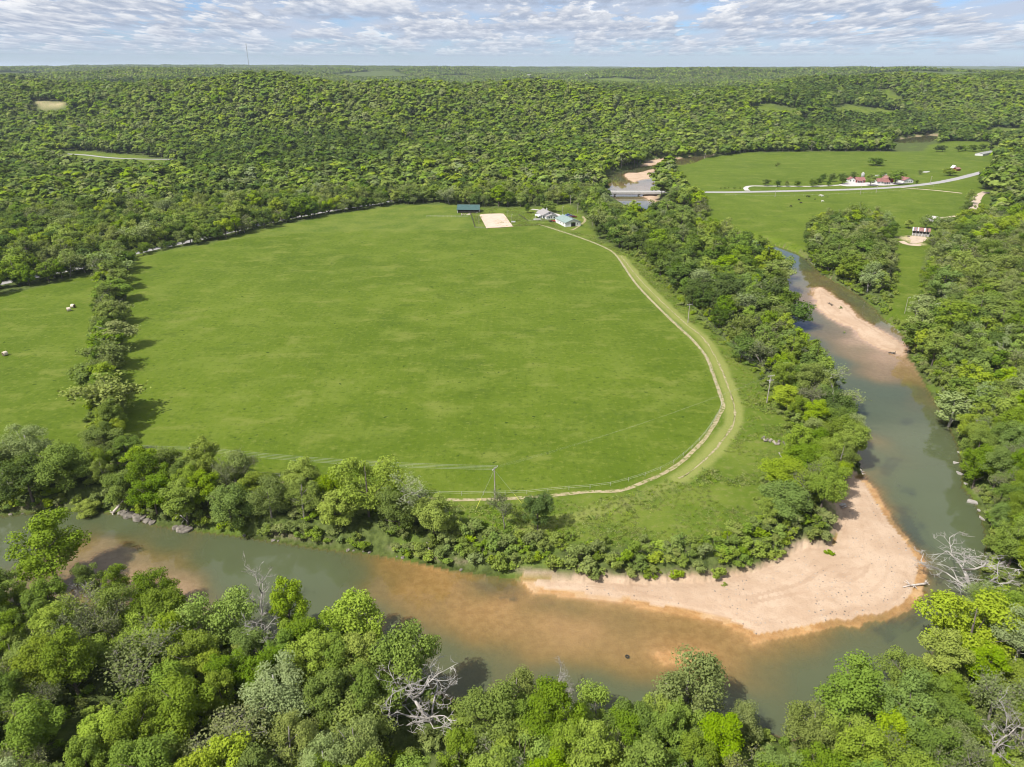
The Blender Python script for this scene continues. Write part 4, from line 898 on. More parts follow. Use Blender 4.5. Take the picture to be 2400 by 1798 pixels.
def instancer(name, pts, protos, label, cat):
    """pts: rows of x y z sxy sz rot index; protos: list of meshes"""
    pc = bpy.data.collections.new(name+'_plants')
    for i, me in enumerate(protos):
        o = bpy.data.objects.new('%s_plant.%03d' % (name, i), me); pc.objects.link(o)
    P = np.asarray(pts, float); me = bpy.data.meshes.new(name); me.vertices.add(len(P)); me.vertices.foreach_set('co', P[:, :3].astype(np.float32).ravel())
    a = me.attributes.new('siz', 'FLOAT_VECTOR', 'POINT'); a.data.foreach_set('vector', np.stack([P[:, 3], P[:, 3], P[:, 4]], -1).astype(np.float32).ravel())
    a = me.attributes.new('turn', 'FLOAT_VECTOR', 'POINT'); a.data.foreach_set('vector', np.stack([P[:, 5]*0, P[:, 5]*0, P[:, 5]], -1).astype(np.float32).ravel())
    a = me.attributes.new('which', 'INT', 'POINT'); a.data.foreach_set('value', P[:, 6].astype(np.int32))
    o = link(name, me); ng = bpy.data.node_groups.new(name, 'GeometryNodeTree')
    ng.interface.new_socket('Geometry', in_out='INPUT', socket_type='NodeSocketGeometry'); ng.interface.new_socket('Geometry', in_out='OUTPUT', socket_type='NodeSocketGeometry')
    n = ng.nodes; l = ng.links; gi = n.new('NodeGroupInput'); go = n.new('NodeGroupOutput'); ip = n.new('GeometryNodeInstanceOnPoints'); ci = n.new('GeometryNodeCollectionInfo')
    ci.inputs['Collection'].default_value = pc; ci.inputs['Separate Children'].default_value = True; ci.inputs['Reset Children'].default_value = True
    def na(nm, ty): q = n.new('GeometryNodeInputNamedAttribute'); q.data_type = ty; q.inputs['Name'].default_value = nm; return [s for s in q.outputs if s.enabled][0]
    l.new(gi.outputs[0], ip.inputs['Points']); l.new(ci.outputs[0], ip.inputs['Instance']); ip.inputs['Pick Instance'].default_value = True
    l.new(na('which', 'INT'), ip.inputs['Instance Index']); l.new(na('turn', 'FLOAT_VECTOR'), ip.inputs['Rotation']); l.new(na('siz', 'FLOAT_VECTOR'), ip.inputs['Scale'])
    l.new(ip.outputs[0], go.inputs[0]); md = o.modifiers.new('plants', 'NODES'); md.node_group = ng
    return tag(o, label, cat, kind='stuff')
protos = []; pid = {}
def proto_id(L, ln, sp, i):
    k = (ln, sp, i)
    if k not in pid: pid[k] = len(protos); protos.append(join_parts(L[sp][i], 'forest_plant'))
    return pid[k]
rows = []
for t in mass: rows.append((t['x'], t['y'], t['z'], t['sxy'], t['sz'], t['rot'], proto_id(t['L'], 'n' if t['L'] is NEAR else 'm', t['sp'], t['i'])))
hz_ = terrain(hx, hy); hr = np.hypot(hx, hy)
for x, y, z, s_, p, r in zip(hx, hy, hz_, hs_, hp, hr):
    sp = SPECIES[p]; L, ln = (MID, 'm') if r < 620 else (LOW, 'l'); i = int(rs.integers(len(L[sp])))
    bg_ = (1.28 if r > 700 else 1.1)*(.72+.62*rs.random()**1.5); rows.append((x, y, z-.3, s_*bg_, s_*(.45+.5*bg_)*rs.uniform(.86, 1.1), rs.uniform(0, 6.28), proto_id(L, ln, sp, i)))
# far woods: each plant a small stand of crowns
def stand(seed, mats_w):
    r2 = np.random.default_rng(seed); out_ = {}
    for k in range(26):
        mt = mats_w[int(r2.integers(len(mats_w)))]; R = r2.uniform(4.5, 7.5); c = np.array([r2.uniform(-24, 24), r2.uniform(-24, 24), 0]); V, lv = leafy(r2, r2.uniform(10, 16), R, 1.5, 8, 6, 3.6, coh=.6)
        out_.setdefault(mt, []).append((V+c, lv))
    bm_parts = {mt: crown_mesh('crown', np.vstack([a for a, b in l]), np.concatenate([b for a, b in l]), mt) for mt, l in out_.items()}
    bm = bmesh.new(); me = bpy.data.meshes.new('far_stand'); 
    for i, (mt, ms) in enumerate(bm_parts.items()):
        n0 = len(bm.faces); bm.from_mesh(ms); bm.faces.ensure_lookup_table(); me.materials.append(MATS[mt])
        for f in bm.faces[n0:]: f.material_index = i
    bm.to_mesh(me); bm.free(); return me
s0 = len(protos)
for k in range(5): protos.append(stand(400+k, ['leaf_green', 'leaf_green', 'leaf_bright', 'leaf_olive', 'leaf_dark', 'leaf_grey']))
fx2, fy2 = scatter(-9000, 9000, 1800, 9500, 36, rs); k = (np.hypot(fx2, fy2) > 2580) & (np.hypot(fx2, fy2) < 9500); fx2, fy2 = fx2[k], fy2[k]
k = in_view(fx2, fy2, hills(fx2, fy2)+8, 200); fx2, fy2 = fx2[k], fy2[k]
k = np.ones(len(fx2), bool)
for P in HILL_OPEN: k &= sdist(fx2, fy2, P, 60) > 12
k &= fbm(fx2/420, fy2/420, 201, 2) > .31
fx2, fy2 = fx2[k], fy2[k]; fz2 = terrain(fx2, fy2)
for x, y, z in zip(fx2, fy2, fz2): rows.append((x, y, z-1, rs.uniform(.95, 1.15), rs.uniform(.8, 1.2), rs.uniform(0, 6.28), s0+int(rs.integers(5))))
print('TREES', len(keyed), len(own), len(mass), len(hx), len(fx2))
instancer('forest', rows, protos, 'dense spring woodland covering the valley sides and hills to the horizon', 'forest')
# ------------------------------------------------------------------ shrubs and ground plants
SHR = [parts_leafy(501+k, 3.0, 2.1, .1, 16, 60, .26, mt, limbs=3, r0=.05, shape=sh) for k, (mt, sh) in enumerate([('leaf_green', 'wide'), ('leaf_bright', 'round'), ('leaf_scrub', 'wide'), ('leaf_olive', 'round')])]
def shrub_obj(x, y, sxy, sz, k, label, group, cat='shrub'):
    o = empty('shrub', (x, y, T1(x, y)-.1), rs.uniform(0, 6.28)); o.scale = (sxy, sxy, sz)
    for kk, nm in (('trunk', 'stems'), ('crown', 'foliage')):
        c = bpy.data.objects.new(nm, SHR[k][kk]); COL.objects.link(c); c.parent = o
    return tag(o, label, cat, group)
sx, sy = scatter(-30, 95, 85, 170, 2.8, rs); k = (sdist(sx, sy, SHRUB_ZONE, 10) < -.3) & (sdist(sx, sy, CHANNEL, 10) > .7); sx, sy = sx[k], sy[k]
for ax, ay, ar in kp: 
    k = np.hypot(sx-ax, sy-ay) > ar*.55; sx, sy = sx[k], sy[k]
k = (fbm(sx/8, sy/8, 301, 2) > .24); sx, sy = sx[k], sy[k]
spx, spy, _ = project(sx, sy, sx*0+1); order = np.argsort(spx); SC = ['mid green', 'yellow green', 'pale scrubby', 'olive']
ys_ = np.interp(spx, *zip(*sorted((float(spx[i]), float(spy[i])) for i in range(len(sx))))) if False else spy
pick = [int(rs.integers(4)) for _ in sx]; depth_rank = np.argsort(np.argsort(-sdist(sx, sy, CHANNEL, 40)))/max(1, len(sx)); cnt = {}
for i in order:
    row = ['pasture side', 'middle', 'water side'][min(2, int(depth_rank[i]*3))]; key_ = (pick[i], row); cnt[key_] = cnt.get(key_, 0)+1
    s_ = rs.uniform(.7, 1.35)
    shrub_obj(sx[i], sy[i], s_, s_*rs.uniform(.75, 1.15), pick[i], '%s %s shrub from left in the %s row above the sandbar' % (ordinal(cnt[key_]-1), SC[pick[i]], row), 'shrubs on the bank above the sandbar')
p = G(1946, 1297, -2.6); shrub_obj(p[0], p[1], .62, .5, 1, 'small bright green bush alone on the pale sandbar', 'plants on the sandbars')
for bx, by, s_, lb in [(1696, 1372, .35, 'low green tuft on the sandbar near the shrub bank'), (1969, 723, .45, 'small bush on the gravel island by the driftwood'), (1980, 777, .4, 'low bush at the edge of the gravel island')]:
    p = G(bx, by, -2.7); shrub_obj(p[0], p[1], s_, s_*.7, 2, lb, 'plants on the sandbars')
for i, bx in enumerate((1690, 1700, 1706, 1722, 1735)):
    p = G(bx, 442.5); shrub_obj(p[0], p[1], .55+.2*(i % 2), .7, 0, '%s dark roadside bush right of the bridge' % ORD[i], 'bushes beside the road by the bridge')

def in_rough(x, y): return (sdist(x, y, OPEN_MAIN, 10) < -.5) & (sdist(x, y, MAIN_FIELD, 10) > 3.2) & (seg_dist(x, y, catmull(TRACK2, 6), False) > 2.6) & (seg_dist(x, y, catmull(TRACK, 6), False) > 1.6) & (sdist(x, y, LIGHT_FIELD, 10) > 1)
tufts = []
for k, mt in enumerate(['leaf_weed', 'leaf_scrub', 'leaf_green']):
    r2 = np.random.default_rng(600+k); c = np.column_stack([r2.normal(size=(26, 2))*.42, r2.uniform(.05, .45, 26)]); nr = r2.normal(size=(26, 3))+np.array([0, 0, .5]); nr /= np.linalg.norm(nr, axis=1)[:, None]
    V = quads(c, nr, r2.uniform(.15, .4, 26), r2.uniform(.15, .4, 26), r2); tufts.append(crown_mesh('weed_plant', V, np.repeat(r2.random(26), 4), mt))
wx, wy = scatter(-60, 150, 100, 560, 1.35, rs); k = in_rough(wx, wy) & (fbm(wx/9, wy/9, 311, 3) > .42) & (np.hypot(wx-75, wy-500) > 45); wx, wy = wx[k], wy[k]
wz = terrain(wx, wy); rows = [(x, y, z, q_*rs.uniform(.6, 1.3), q_*rs.uniform(.5, 1.2), rs.uniform(0, 6.28), int(rs.integers(3))) for x, y, z, q_ in zip(wx, wy, wz, .5+1.2*np.clip(fbm(wx/14, wy/14, 313, 2)-.3, 0, 1))]
instancer('meadow_weeds', rows, tufts, 'rough weedy grass on the bank between the track and the trees', 'weeds')
ux, uy = scatter(-200, 220, 45, 420, 3.4, rs); k = in_view(ux, uy, ux*0, 60) & (sdist(ux, uy, CHANNEL, 40) > .6); ux, uy = ux[k], uy[k]
k = np.ones(len(ux), bool)
for P in (OPEN_MAIN, LEFT_FIELD, RIGHT_FIELD): k &= sdist(ux, uy, P, 10) > -1.2
for P, wd in ROADS: k &= seg_dist(ux, uy, P, False) > wd-1
k &= (sdist(ux, uy, SHRUB_ZONE, 10) > -.5) & (rs.random(len(ux)) < .85) & (sdist(ux, uy, SANDS[0], 10) > 1); ux, uy = ux[k], uy[k]; uz = terrain(ux, uy)
bs = catmull(np.vstack([CHANNEL, CHANNEL[:1]]), 1.5); bs = bs[(np.hypot(bs[:, 0], bs[:, 1]) < 430)]; bx_ = np.concatenate([bs[:, 0]+rs.normal(size=len(bs))*.9 for _ in range(5)]); by_ = np.concatenate([bs[:, 1]+rs.normal(size=len(bs))*.9 for _ in range(5)])
k = (sdist(bx_, by_, CHANNEL, 10) > .05) & in_view(bx_, by_, bx_*0, 60) & (rs.random(len(bx_)) < .8)
for sb in SANDS[:2]: k &= sdist(bx_, by_, sb, 10) > 1
ux = np.concatenate([ux, bx_[k]]); uy = np.concatenate([uy, by_[k]]); uz = terrain(ux, uy)
rows = [(x, y, z-.1, rs.uniform(.5, 1.2), rs.uniform(.4, 1.1), rs.uniform(0, 6.28), int(rs.integers(4))) for x, y, z in zip(ux, uy, uz)]
instancer('undergrowth', rows, [join_parts(d, 'undergrowth_plant') for d in SHR], 'low green undergrowth beneath the riverside trees', 'undergrowth')

# ------------------------------------------------------------------ buildings
def frame_at(name, pl, pr, label, cat, group=None, z=None):
    """empty at the middle of a front edge given by two photo points, x axis along the front, y axis going back"""
    a, b = G(*pl), G(*pr); c = (a+b)/2; d = b-a; zz = T1(c[0], c[1]) if z is None else z
    o = empty(name, (c[0], c[1], zz), math.atan2(d[1], d[0])); tag(o, label, cat, group); return o, float(np.linalg.norm(d))
def gable_roof(o, x0, x1, y0, y1, ze, zr, ov, mat, axis='x', t=.12, nm='roof', rib=True):
    """two sloping plates; ridge along axis"""
    r = MB(); ribs = MB()
    if axis == 'x':
        ym = (y0+y1)/2; s = (zr-ze)/(ym-y0); e = ze-ov*s
        r.panel((x0-ov, y0-ov, e), (x1+ov, y0-ov, e), (x1+ov, ym, zr), (x0-ov, ym, zr), t); r.panel((x1+ov, y1+ov, e), (x0-ov, y1+ov, e), (x0-ov, ym, zr), (x1+ov, ym, zr), t)
        if rib:
            n = max(3, int((x1-x0)/.9))
            for i in range(n+1):
                x = x0+(x1-x0)*i/n
                ribs.tube([(x, y0-ov, e+.02), (x, ym, zr+.02)], .035, 4); ribs.tube([(x, y1+ov, e+.02), (x, ym, zr+.02)], .035, 4)
        ribs.tube([(x0-ov, ym, zr+.04), (x1+ov, ym, zr+.04)], .12, 5)
    else:
        xm = (x0+x1)/2; s = (zr-ze)/(xm-x0); e = ze-ov*s
        r.panel((x0-ov, y1+ov, e), (x0-ov, y0-ov, e), (xm, y0-ov, zr), (xm, y1+ov, zr), t); r.panel((x1+ov, y0-ov, e), (x1+ov, y1+ov, e), (xm, y1+ov, zr), (xm, y0-ov, zr), t)
        if rib:
            n = max(3, int((y1-y0)/.9))
            for i in range(n+1):
                y = y0+(y1-y0)*i/n
                ribs.tube([(x0-ov, y, e+.02), (xm, y, zr+.02)], .035, 4); ribs.tube([(x1+ov, y, e+.02), (xm, y, zr+.02)], .035, 4)
        ribs.tube([(xm, y0-ov, zr+.04), (xm, y1+ov, zr+.04)], .12, 5)
    rf = r.build(nm, MATS[mat], o); ribs.build('roof_seam' if rib else 'ridge_cap', MATS[mat], rf); return rf
def gable_walls(o, x0, x1, y0, y1, ze, zr, mat, axis='y', nm='wall', z0=-.2):
    m_ = MB()
    if axis == 'y': m_.prism([(x0, z0), (x1, z0), (x1, ze-.06), ((x0+x1)/2, zr-.10), (x0, ze-.06)], y0, y1)
    else:
        ym = (y0+y1)/2; poly = [(y0, z0), (y1, z0), (y1, ze-.06), (ym, zr-.10), (y0, ze-.06)]; n_ = 5
        m_.add([(x0, p_[0], p_[1]) for p_ in poly]+[(x1, p_[0], p_[1]) for p_ in poly], [tuple(range(n_))[::-1], tuple(range(n_, 2*n_))]+[(i, (i+1) % n_, (i+1) % n_+n_, i+n_) for i in range(n_)])
    return m_.build(nm, MATS[mat], o)
def window(o, x, z, w, h, y, axis='x', mat='glass_dark', nm='window', frame='white_paint'):
    """a framed pane on a wall facing -y (axis x) or facing -x / +x (axis y)"""
    f = MB(); g = MB(); s = .05
    if axis == 'x': f.box(x-w/2-.08, x+w/2+.08, y-.05, y+.02, z-.08, z+h+.08); g.box(x-w/2, x+w/2, y-.07, y-.051, z, z+h)
    else: sg = 1 if axis == '+y' else -1; a, b = sorted((y+sg*.05, y-sg*.02)); f.box(a, b, x-w/2-.08, x+w/2+.08, z-.08, z+h+.08); a, b = sorted((y+sg*.051, y+sg*.07)); g.box(a, b, x-w/2, x+w/2, z, z+h)
    wo = f.build(nm, MATS[frame], o); g.build('pane', MATS[mat], wo); return wo

# green roofed barn
o, L = frame_at('barn', (1072, 499.3), (1122.5, 499.8), 'long dark open barn with green metal roof beside the arena', 'barn'); hl = L/2; D = 10.5
gable_roof(o, -hl, hl, 0, D, 2.7, 5.3, .5, 'green_metal', 'x')
w_ = MB(); w_.box(-hl, hl, D-.15, D, 0, 2.62); w_.box(-hl, -hl+.15, .2, D-.15, 0, 2.62); w_.box(-hl+.15, hl-.15, 4.6, 4.75, 0, 2.5); w_.build('wall', MATS['dark_wood'], o)
for sx_, x_ in ((-1, -hl), (1, hl)): 
    MB().add([(x_, 0, 2.62), (x_, D, 2.62), (x_, D/2, 5.1), (x_-sx_*.1, 0, 2.62), (x_-sx_*.1, D, 2.62), (x_-sx_*.1, D/2, 5.1)], [(0, 1, 2), (5, 4, 3), (0, 3, 4, 1), (1, 4, 5, 2), (2, 5, 3, 0)]).build('gable', MATS['dark_wood'], o)
e_ = MB(); e_.box(hl-.12, hl, .2, 3.2, 0, 2.6); e_.box(hl-.12, hl, 6.2, D-.16, 0, 2.6); e_.build('end_wall', MATS['old_wood'], o)
for y_ in (3.2, 6.2): MB().box(hl-.14, hl+.14, y_-.14, y_+.14, 0, 4.3).build('door_post', MATS['white_paint'], o)
for i in range(7): x_ = -hl+.15+(L-.3)*i/6; MB().box(x_-.12, x_+.12, 0, .24, 0, 2.62).build('post', MATS['white_paint' if i == 0 else 'dark_wood'], o)
for i in range(6):
    x_ = -hl+.3+(L-.3)*i/6; b_ = MB()
    for z_ in (.35, .75, 1.15): b_.box(x_+.05, x_+(L-.3)/6-.25, .02, .08, z_, z_+.16)
    b_.build('stall_rail', MATS['dark_wood'], o)

# white garage
o, L = frame_at('garage', (1324.7, 532.4), (1361, 529.8), 'white metal garage with pale green roof and open door', 'garage'); hl = L/2; D = 18.5
gable_walls(o, -hl, hl, 0, D, 2.9, 4.9, 'white_siding', 'y'); gable_roof(o, -hl, hl, 0, D, 2.9, 4.9, .35, 'pale_green_metal', 'y')
dr = MB().box(-1.3, 1.6, -.04, .02, 0, 2.75).build('door_shade_panel', MATS['interior_shade'], o); MB().box(-1.3, 1.6, -.10, -.045, 2.35, 2.75).build('rolled_door', MATS['chrome'], dr)  # near-black panel on the solid wall paints the shade inside an open doorway
f_ = MB(); f_.box(-1.5, -1.3, -.08, .0, 0, 2.95); f_.box(1.6, 1.8, -.08, .0, 0, 2.95); f_.box(-1.3, 1.6, -.08, .0, 2.752, 2.95); f_.build('door_frame', MATS['green_metal'], o)
window(o, 3.1, 1.2, .55, .9, 0); window(o, 4.3, 1.2, .55, .9, 0, mat='white_paint')
for y_ in (3.5, 8.0, 13.0): window(o, y_, 1.2, .9, .9, -hl, '-y')
t_ = MB(); 
for s_ in (-1, 1): t_.tube([(s_*(hl+.33), -.37, 2.72), (0, -.37, 4.93)], .09, 4)
t_.build('gable_trim', MATS['green_metal'], o)
p0 = MB(); r2 = np.random.default_rng(3)
# farmhouse
o, L = frame_at('farmhouse', (1275, 515.5), (1306, 513.5), 'white farmhouse with brown grey shingle roof beside the garage', 'house'); hl = L/2; D = 12.5
gable_walls(o, -hl, hl, 3, 3+D, 2.9, 5.2, 'white_siding', 'y'); gable_roof(o, -hl, hl, 3, 3+D, 2.9, 5.2, .6, 'grey_shingle', 'y', rib=False)
gable_walls(o, -hl+1.8, hl+.6, -.2, 2.98, 2.3, 3.7, 'white_siding', 'y', 'porch_wall'); gable_roof(o, -hl+1.8, hl+.6, -.2, 2.6, 2.3, 3.7, .35, 'grey_shingle', 'y', nm='porch_roof', rib=False)
window(o, -1.0, .9, .7, 1.1, -.2); window(o, .6, .9, .7, 1.3, -.2); window(o, 2.6, .9, 1.0, 1.0, -.2); window(o, .2, 3.6, 1.1, .7, 2.98); window(o, -hl+.8, .9, .9, 1.1, 2.98)
for y_ in (5, 8, 11.5): window(o, y_, .9, 1.0, 1.1, -hl, '-y')
MB().box(.9, 1.5, 11, 11.6, 4.4, 6.2).build('chimney', MATS['white_paint'], o)
MB().tube([(2.2, 4.0, 4.0), (2.2, 4.0, 5.4)], .08, 6).build('vent_pipe', MATS['chrome'], o)
# canopy beside the house
o, L = frame_at('carport', (1254, 513), (1268, 513), 'white flat roofed carport left of the farmhouse', 'carport'); hl = L/2
MB().panel((-hl, 0, 2.4), (hl, 0, 2.4), (hl, 5, 2.6), (-hl, 5, 2.6), .1).build('roof', MATS['white_paint'], o)
for x_ in (-hl+.15, hl-.15):
    for y_ in (.15, 4.85): MB().tube([(x_, y_, 0), (x_, y_, 2.38)], .07, 5).build('post', MATS['white_paint'], o)
o, L = frame_at('deck', (1251, 516.5), (1268, 516), 'low white railed deck in front of the carport', 'deck'); hl = L/2
MB().box(-hl, hl, 0, 3, .35, .5).build('floor', MATS['old_wood'], o)
for i in range(9): x_ = -hl+.06+(L-.12)*i/8; MB().box(x_-.05, x_+.05, 0, .1, .0, 1.35).build('baluster', MATS['white_paint'], o)
MB().box(-hl, hl, -.02, .12, 1.352, 1.45).build('handrail', MATS['white_paint'], o)

# red roofed farm
def farm(name, pl, pr, D, ze, zr, wall, roof, axis, label, cat, wins=(), porch=None):
    o, L = frame_at(name, pl, pr, label, cat); hl = L/2
    gable_walls(o, -hl, hl, 0, D, ze, zr, wall, axis); gable_roof(o, -hl, hl, 0, D, ze, zr, .45, roof, axis)
    for wx_ in wins: window(o, wx_*hl, .9, .9, 1.2, 0)
    if porch:
        MB().panel((porch[0]*hl, -2.4, 2.1), (porch[1]*hl, -2.4, 2.1), (porch[1]*hl, -.02, 2.6), (porch[0]*hl, -.02, 2.6), .1).build('porch_roof', MATS[roof], o)
        for f in np.linspace(porch[0]*hl+.2, porch[1]*hl-.2, 4): MB().box(f-.08, f+.08, -2.3, -2.14, 0, 2.05).build('porch_post', MATS['white_paint'], o)
    return o, hl
farm('house', (1989, 427.5), (2005, 427.8), 8, 2.6, 4.4, 'white_siding', 'red_metal', 'y', 'small white house with orange red roof behind the yard trees', 'house', (-.5, .4))
farm('house', (2006, 428.4), (2027, 428.8), 8, 2.5, 4.6, 'red_paint', 'red_metal', 'x', 'red walled house with red roof beside the gravel yard', 'house', (-.6, 0, .6), (-.9, .3))
o, hl = farm('house', (2055, 432.5), (2084, 431.8), 9, 2.7, 4.8, 'white_siding', 'red_metal', 'x', 'white house with pale red roof nearest the paved road', 'house', (-.7, -.2, .7), (-.1, .95))
farm('red_barn', (2079, 428.5), (2093, 428.2), 9, 3.6, 5.6, 'red_paint', 'rust_metal', 'y', 'dark red barn behind the white house with red roof', 'barn', (0,))
o, hl = farm('house', (2118, 430), (2140, 429.2), 11, 2.8, 4.9, 'white_siding', 'red_metal', 'y', 'white bungalow with bright red roof on the right of the farm', 'house', (-.6, -.2, .2, .55))
o, L = frame_at('silo', (2019, 419.5), (2026, 419.5), 'round grey metal silo behind the red roofed houses', 'silo')
MB().tube([(0, 1.6, 0), (0, 1.6, 5)], 1.6, 14).build('tank', MATS['wire_metal'], o, True); MB().tube([(0, 1.6, 5), (0, 1.6, 6.2)], [1.7, .2], 14).build('roof', MATS['concrete'], o)
farm('shed', (2234, 398.5), (2241, 398.5), 5, 2.4, 4.6, 'white_siding', 'white_paint', 'y', 'small shed with white peaked roof near the road bend', 'shed')
farm('shed', (2242, 401), (2251, 400), 5, 2.2, 3.4, 'red_paint', 'rust_metal', 'x', 'low red shed next to the white peaked shed', 'shed')
farm('machine_shed', (2303, 366), (2330, 361), 9, 2.6, 3.8, 'grey_siding', 'wire_metal', 'x', 'long pale metal roofed shed at the far right pasture edge', 'shed')
MB().slab([tuple(q_) for q_ in PX([(2161, 404.5), (2165, 402.6), (2178, 402.2), (2179, 403.4), (2172, 405)])], .0, .35).build('slab', MATS['concrete'])
tag(bpy.data.objects['slab'], 'pale concrete slab in the grass beside the small thin tree', 'slab')
o = empty('paddock_fence', (0, 0, 0)); tag(o, 'white rail fence behind the red roofed farm', 'fence', 'fences')
A_, B_ = G(2051, 414), G(2078, 410.5)
for i in range(12): p = A_+(B_-A_)*i/11; MB().box(p[0]-.2, p[0]+.2, p[1]-.2, p[1]+.2, 0, 1.5).build('post', MATS['white_paint'], o)
for z_ in (.7, 1.25): MB().tube([(A_[0], A_[1], z_), (B_[0], B_[1], z_)], .06, 4).build('rail', MATS['white_paint'], o)

# old tin roofed shed
o, L = frame_at('old_shed', (2136.8, 552.3), (2177, 556), 'weathered wooden shed with patchy rusty tin roof and slatted front', 'shed'); hl = L/2; D = 6.0
MB().box(-hl, hl, D-.12, D, 0, 4.3).build('back_wall', MATS['dark_wood'], o); MB().box(hl-.12, hl, .1, D-.13, 0, 3.4).build('end_wall', MATS['dark_wood'], o); MB().box(-hl, -hl+.12, .1, D-.13, 0, 3.4).build('end_wall', MATS['old_wood'], o)
cols = ['white_paint', 'rust_metal', 'chrome', 'rust_metal', 'white_paint', 'rust_metal', 'rust_metal', 'rust_metal', 'rust_metal', 'white_paint', 'rust_metal', 'dark_wood', 'rust_metal', 'rust_metal']
for i, c_ in enumerate(cols):
    x0_ = -hl-.3+(L+.6)*i/len(cols); x1_ = -hl-.3+(L+.6)*(i+1)/len(cols)-.02; j = .05*math.sin(i*2.1)
    MB().panel((x0_, -.5+j, 3.35+j*.4), (x1_, -.5+j, 3.35+j*.4), (x1_, D+.2, 4.45+j*.4), (x0_, D+.2, 4.45+j*.4), .05).build('roof_sheet', MATS[c_], o)
for i in range(6): x_ = -hl+.12+(L-.24)*i/5; MB().box(x_-.13, x_+.13, 0, .26, 0, 3.4).build('post', MATS['old_wood'], o)
for i in range(22): x_ = -hl+.35+(L-.7)*i/21; MB().box(x_-.14, x_+.14, -.09, -.02, .1, 1.75+.12*math.sin(i*3.3)).build('plank', MATS['old_wood' if i % 4 else 'white_paint'], o)
MB().box(-hl, hl, -.02, .0, 3.0, 3.3).build('lintel', MATS['old_wood'], o)

# ------------------------------------------------------------------ bridge
pA, pB = ROAD_R[0]+np.array([-2, 0]), ROAD_R[2]+np.array([2, 0]); d_ = pB-pA; BL = float(np.linalg.norm(d_))
o = empty('bridge', (pA[0], pA[1], 0), math.atan2(d_[1], d_[0])); tag(o, 'pale concrete road bridge crossing the river beyond the pasture', 'bridge')
MB().box(0, BL, -4.2, 4.2, -.75, .22).build('deck', MATS['concrete'], o)
for y_ in (-4.0, 4.0):
    MB().box(0, BL, y_-.18, y_+.18, .222, .95).build('parapet', MATS['concrete'], o)
for y_ in (-2.4, 0, 2.4): MB().box(0, BL, y_-.3, y_+.3, -1.7, -.752).build('girder', MATS['concrete'], o)
for f in (.22, .46, .70, .90):
    pr = MB(); x_ = BL*f; pr.prism([(x_-.5, -5.5), (x_+.5, -5.5), (x_+.5, -2.4), (x_-.5, -2.4)], -2.2, 2.2); pr.box(x_-.6, x_+.6, -3.6, 3.6, -2.4, -1.702); pr.build('pier', MATS['concrete'], o)
for x_ in (0.2, BL-.2): MB().box(x_-.5, x_+.5, -4.5, 4.5, -4.5, -.752).build('abutment', MATS['concrete'], o)
MB().box(-.5, .5, -4.4, -3.8, .222, 2.0).build('end_post', MATS['white_paint'], o)

# ------------------------------------------------------------------ vehicles
def wheel(o, x, y, r, w=.22):
    t = MB(); t.tube([(x, y-w/2, r), (x, y+w/2, r)], r, 12); wo = t.build('wheel', MATS['rubber'], o); MB().tube([(x, y-w/2-.012, r), (x, y+w/2+.012, r)], r*.55, 10).build('rim', MATS['chrome'], wo)
def car(pb, rz, mat, label, kind='sedan'):
    p = G(*pb); o = empty('parked_car', (p[0], p[1], T1(p[0], p[1])+.02), rz); tag(o, label, 'car', 'cars parked behind the garage')
    L, Wd = 4.6, 1.8; b = MB(); pts = [(-L/2, .35), (L/2, .35), (L/2, .75), (L/2-.15, .88), (L/2-1.2, .98), (-L/2+.9, 1.0), (-L/2+.05, .92), (-L/2, .7)]
    b.prism(pts, -Wd/2, Wd/2); b.build('body', MATS[mat], o)
    c = MB(); c.add([(-1.5, -.8, .99), (1.15, -.8, .96), (1.15, .8, .96), (-1.5, .8, .99), (-.95, -.62, 1.48), (.35, -.62, 1.48), (.35, .62, 1.48), (-.95, .62, 1.48)], [(0, 1, 5, 4), (1, 2, 6, 5), (2, 3, 7, 6), (3, 0, 4, 7)]); c.build('windows', MATS['glass_dark'], o)
    MB().slab([(-.98, -.64), (.38, -.64), (.38, .64), (-.98, .64)], 1.481, 1.53).build('cabin_roof', MATS[mat], o)
    for x_ in (-1.4, 1.4):
        for y_ in (-.8, .8): wheel(o, x_, y_, .32)
    for y_ in (-.6, .6): MB().box(L/2-.02, L/2+.03, y_-.2, y_+.2, .62, .76).build('headlight', MATS['insulator'], o)
car((1332, 506.5), .25, 'car_blue', 'blue car parked behind the white garage'); car((1339, 508), .3, 'car_grey', 'dark grey purple car parked between the blue and red cars'); car((1344, 510), .2, 'car_maroon', 'dark red car parked nearest the garage roof')
p = G(1297, 521); o = empty('tractor', (p[0], p[1], T1(p[0], p[1])), .15); tag(o, 'small red tractor parked left of the white garage', 'tractor')
MB().prism([(-.4, .7), (1.5, .6), (1.5, 1.15), (.3, 1.3), (-.4, 1.2)], -.38, .38).build('hood', MATS['tractor_red'], o); MB().box(-1.0, -.4, -.35, .35, .75, .95).build('seat', MATS['rubber'], o)
MB().tube([(-.9, 0, .95), (-1.0, 0, 1.4)], .2, 6).build('seat_back', MATS['rubber'], o); MB().tube([(1.0, 0, 1.2), (1.0, 0, 1.9)], .05, 6).build('exhaust', MATS['chrome'], o)
for y_ in (-.75, .75): wheel(o, -.7, y_, .68, .35); wheel(o, 1.15, y_*.8, .4, .24)
for y_ in (-.75, .75): MB().prism([(-1.3, 1.3), (-.1, 1.3), (-.1, 1.4), (-1.3, 1.4)], y_-.2, y_+.2).build('fender', MATS['tractor_red'], o)
p = G(1291, 520.5); o = empty('trailer', (p[0], p[1], T1(p[0], p[1])), .15); tag(o, 'dark flat trailer behind the small red tractor', 'trailer')
t_ = MB(); t_.box(-1.6, 1.3, -.9, .9, .55, .65); t_.build('bed', MATS['dark_wood'], o)
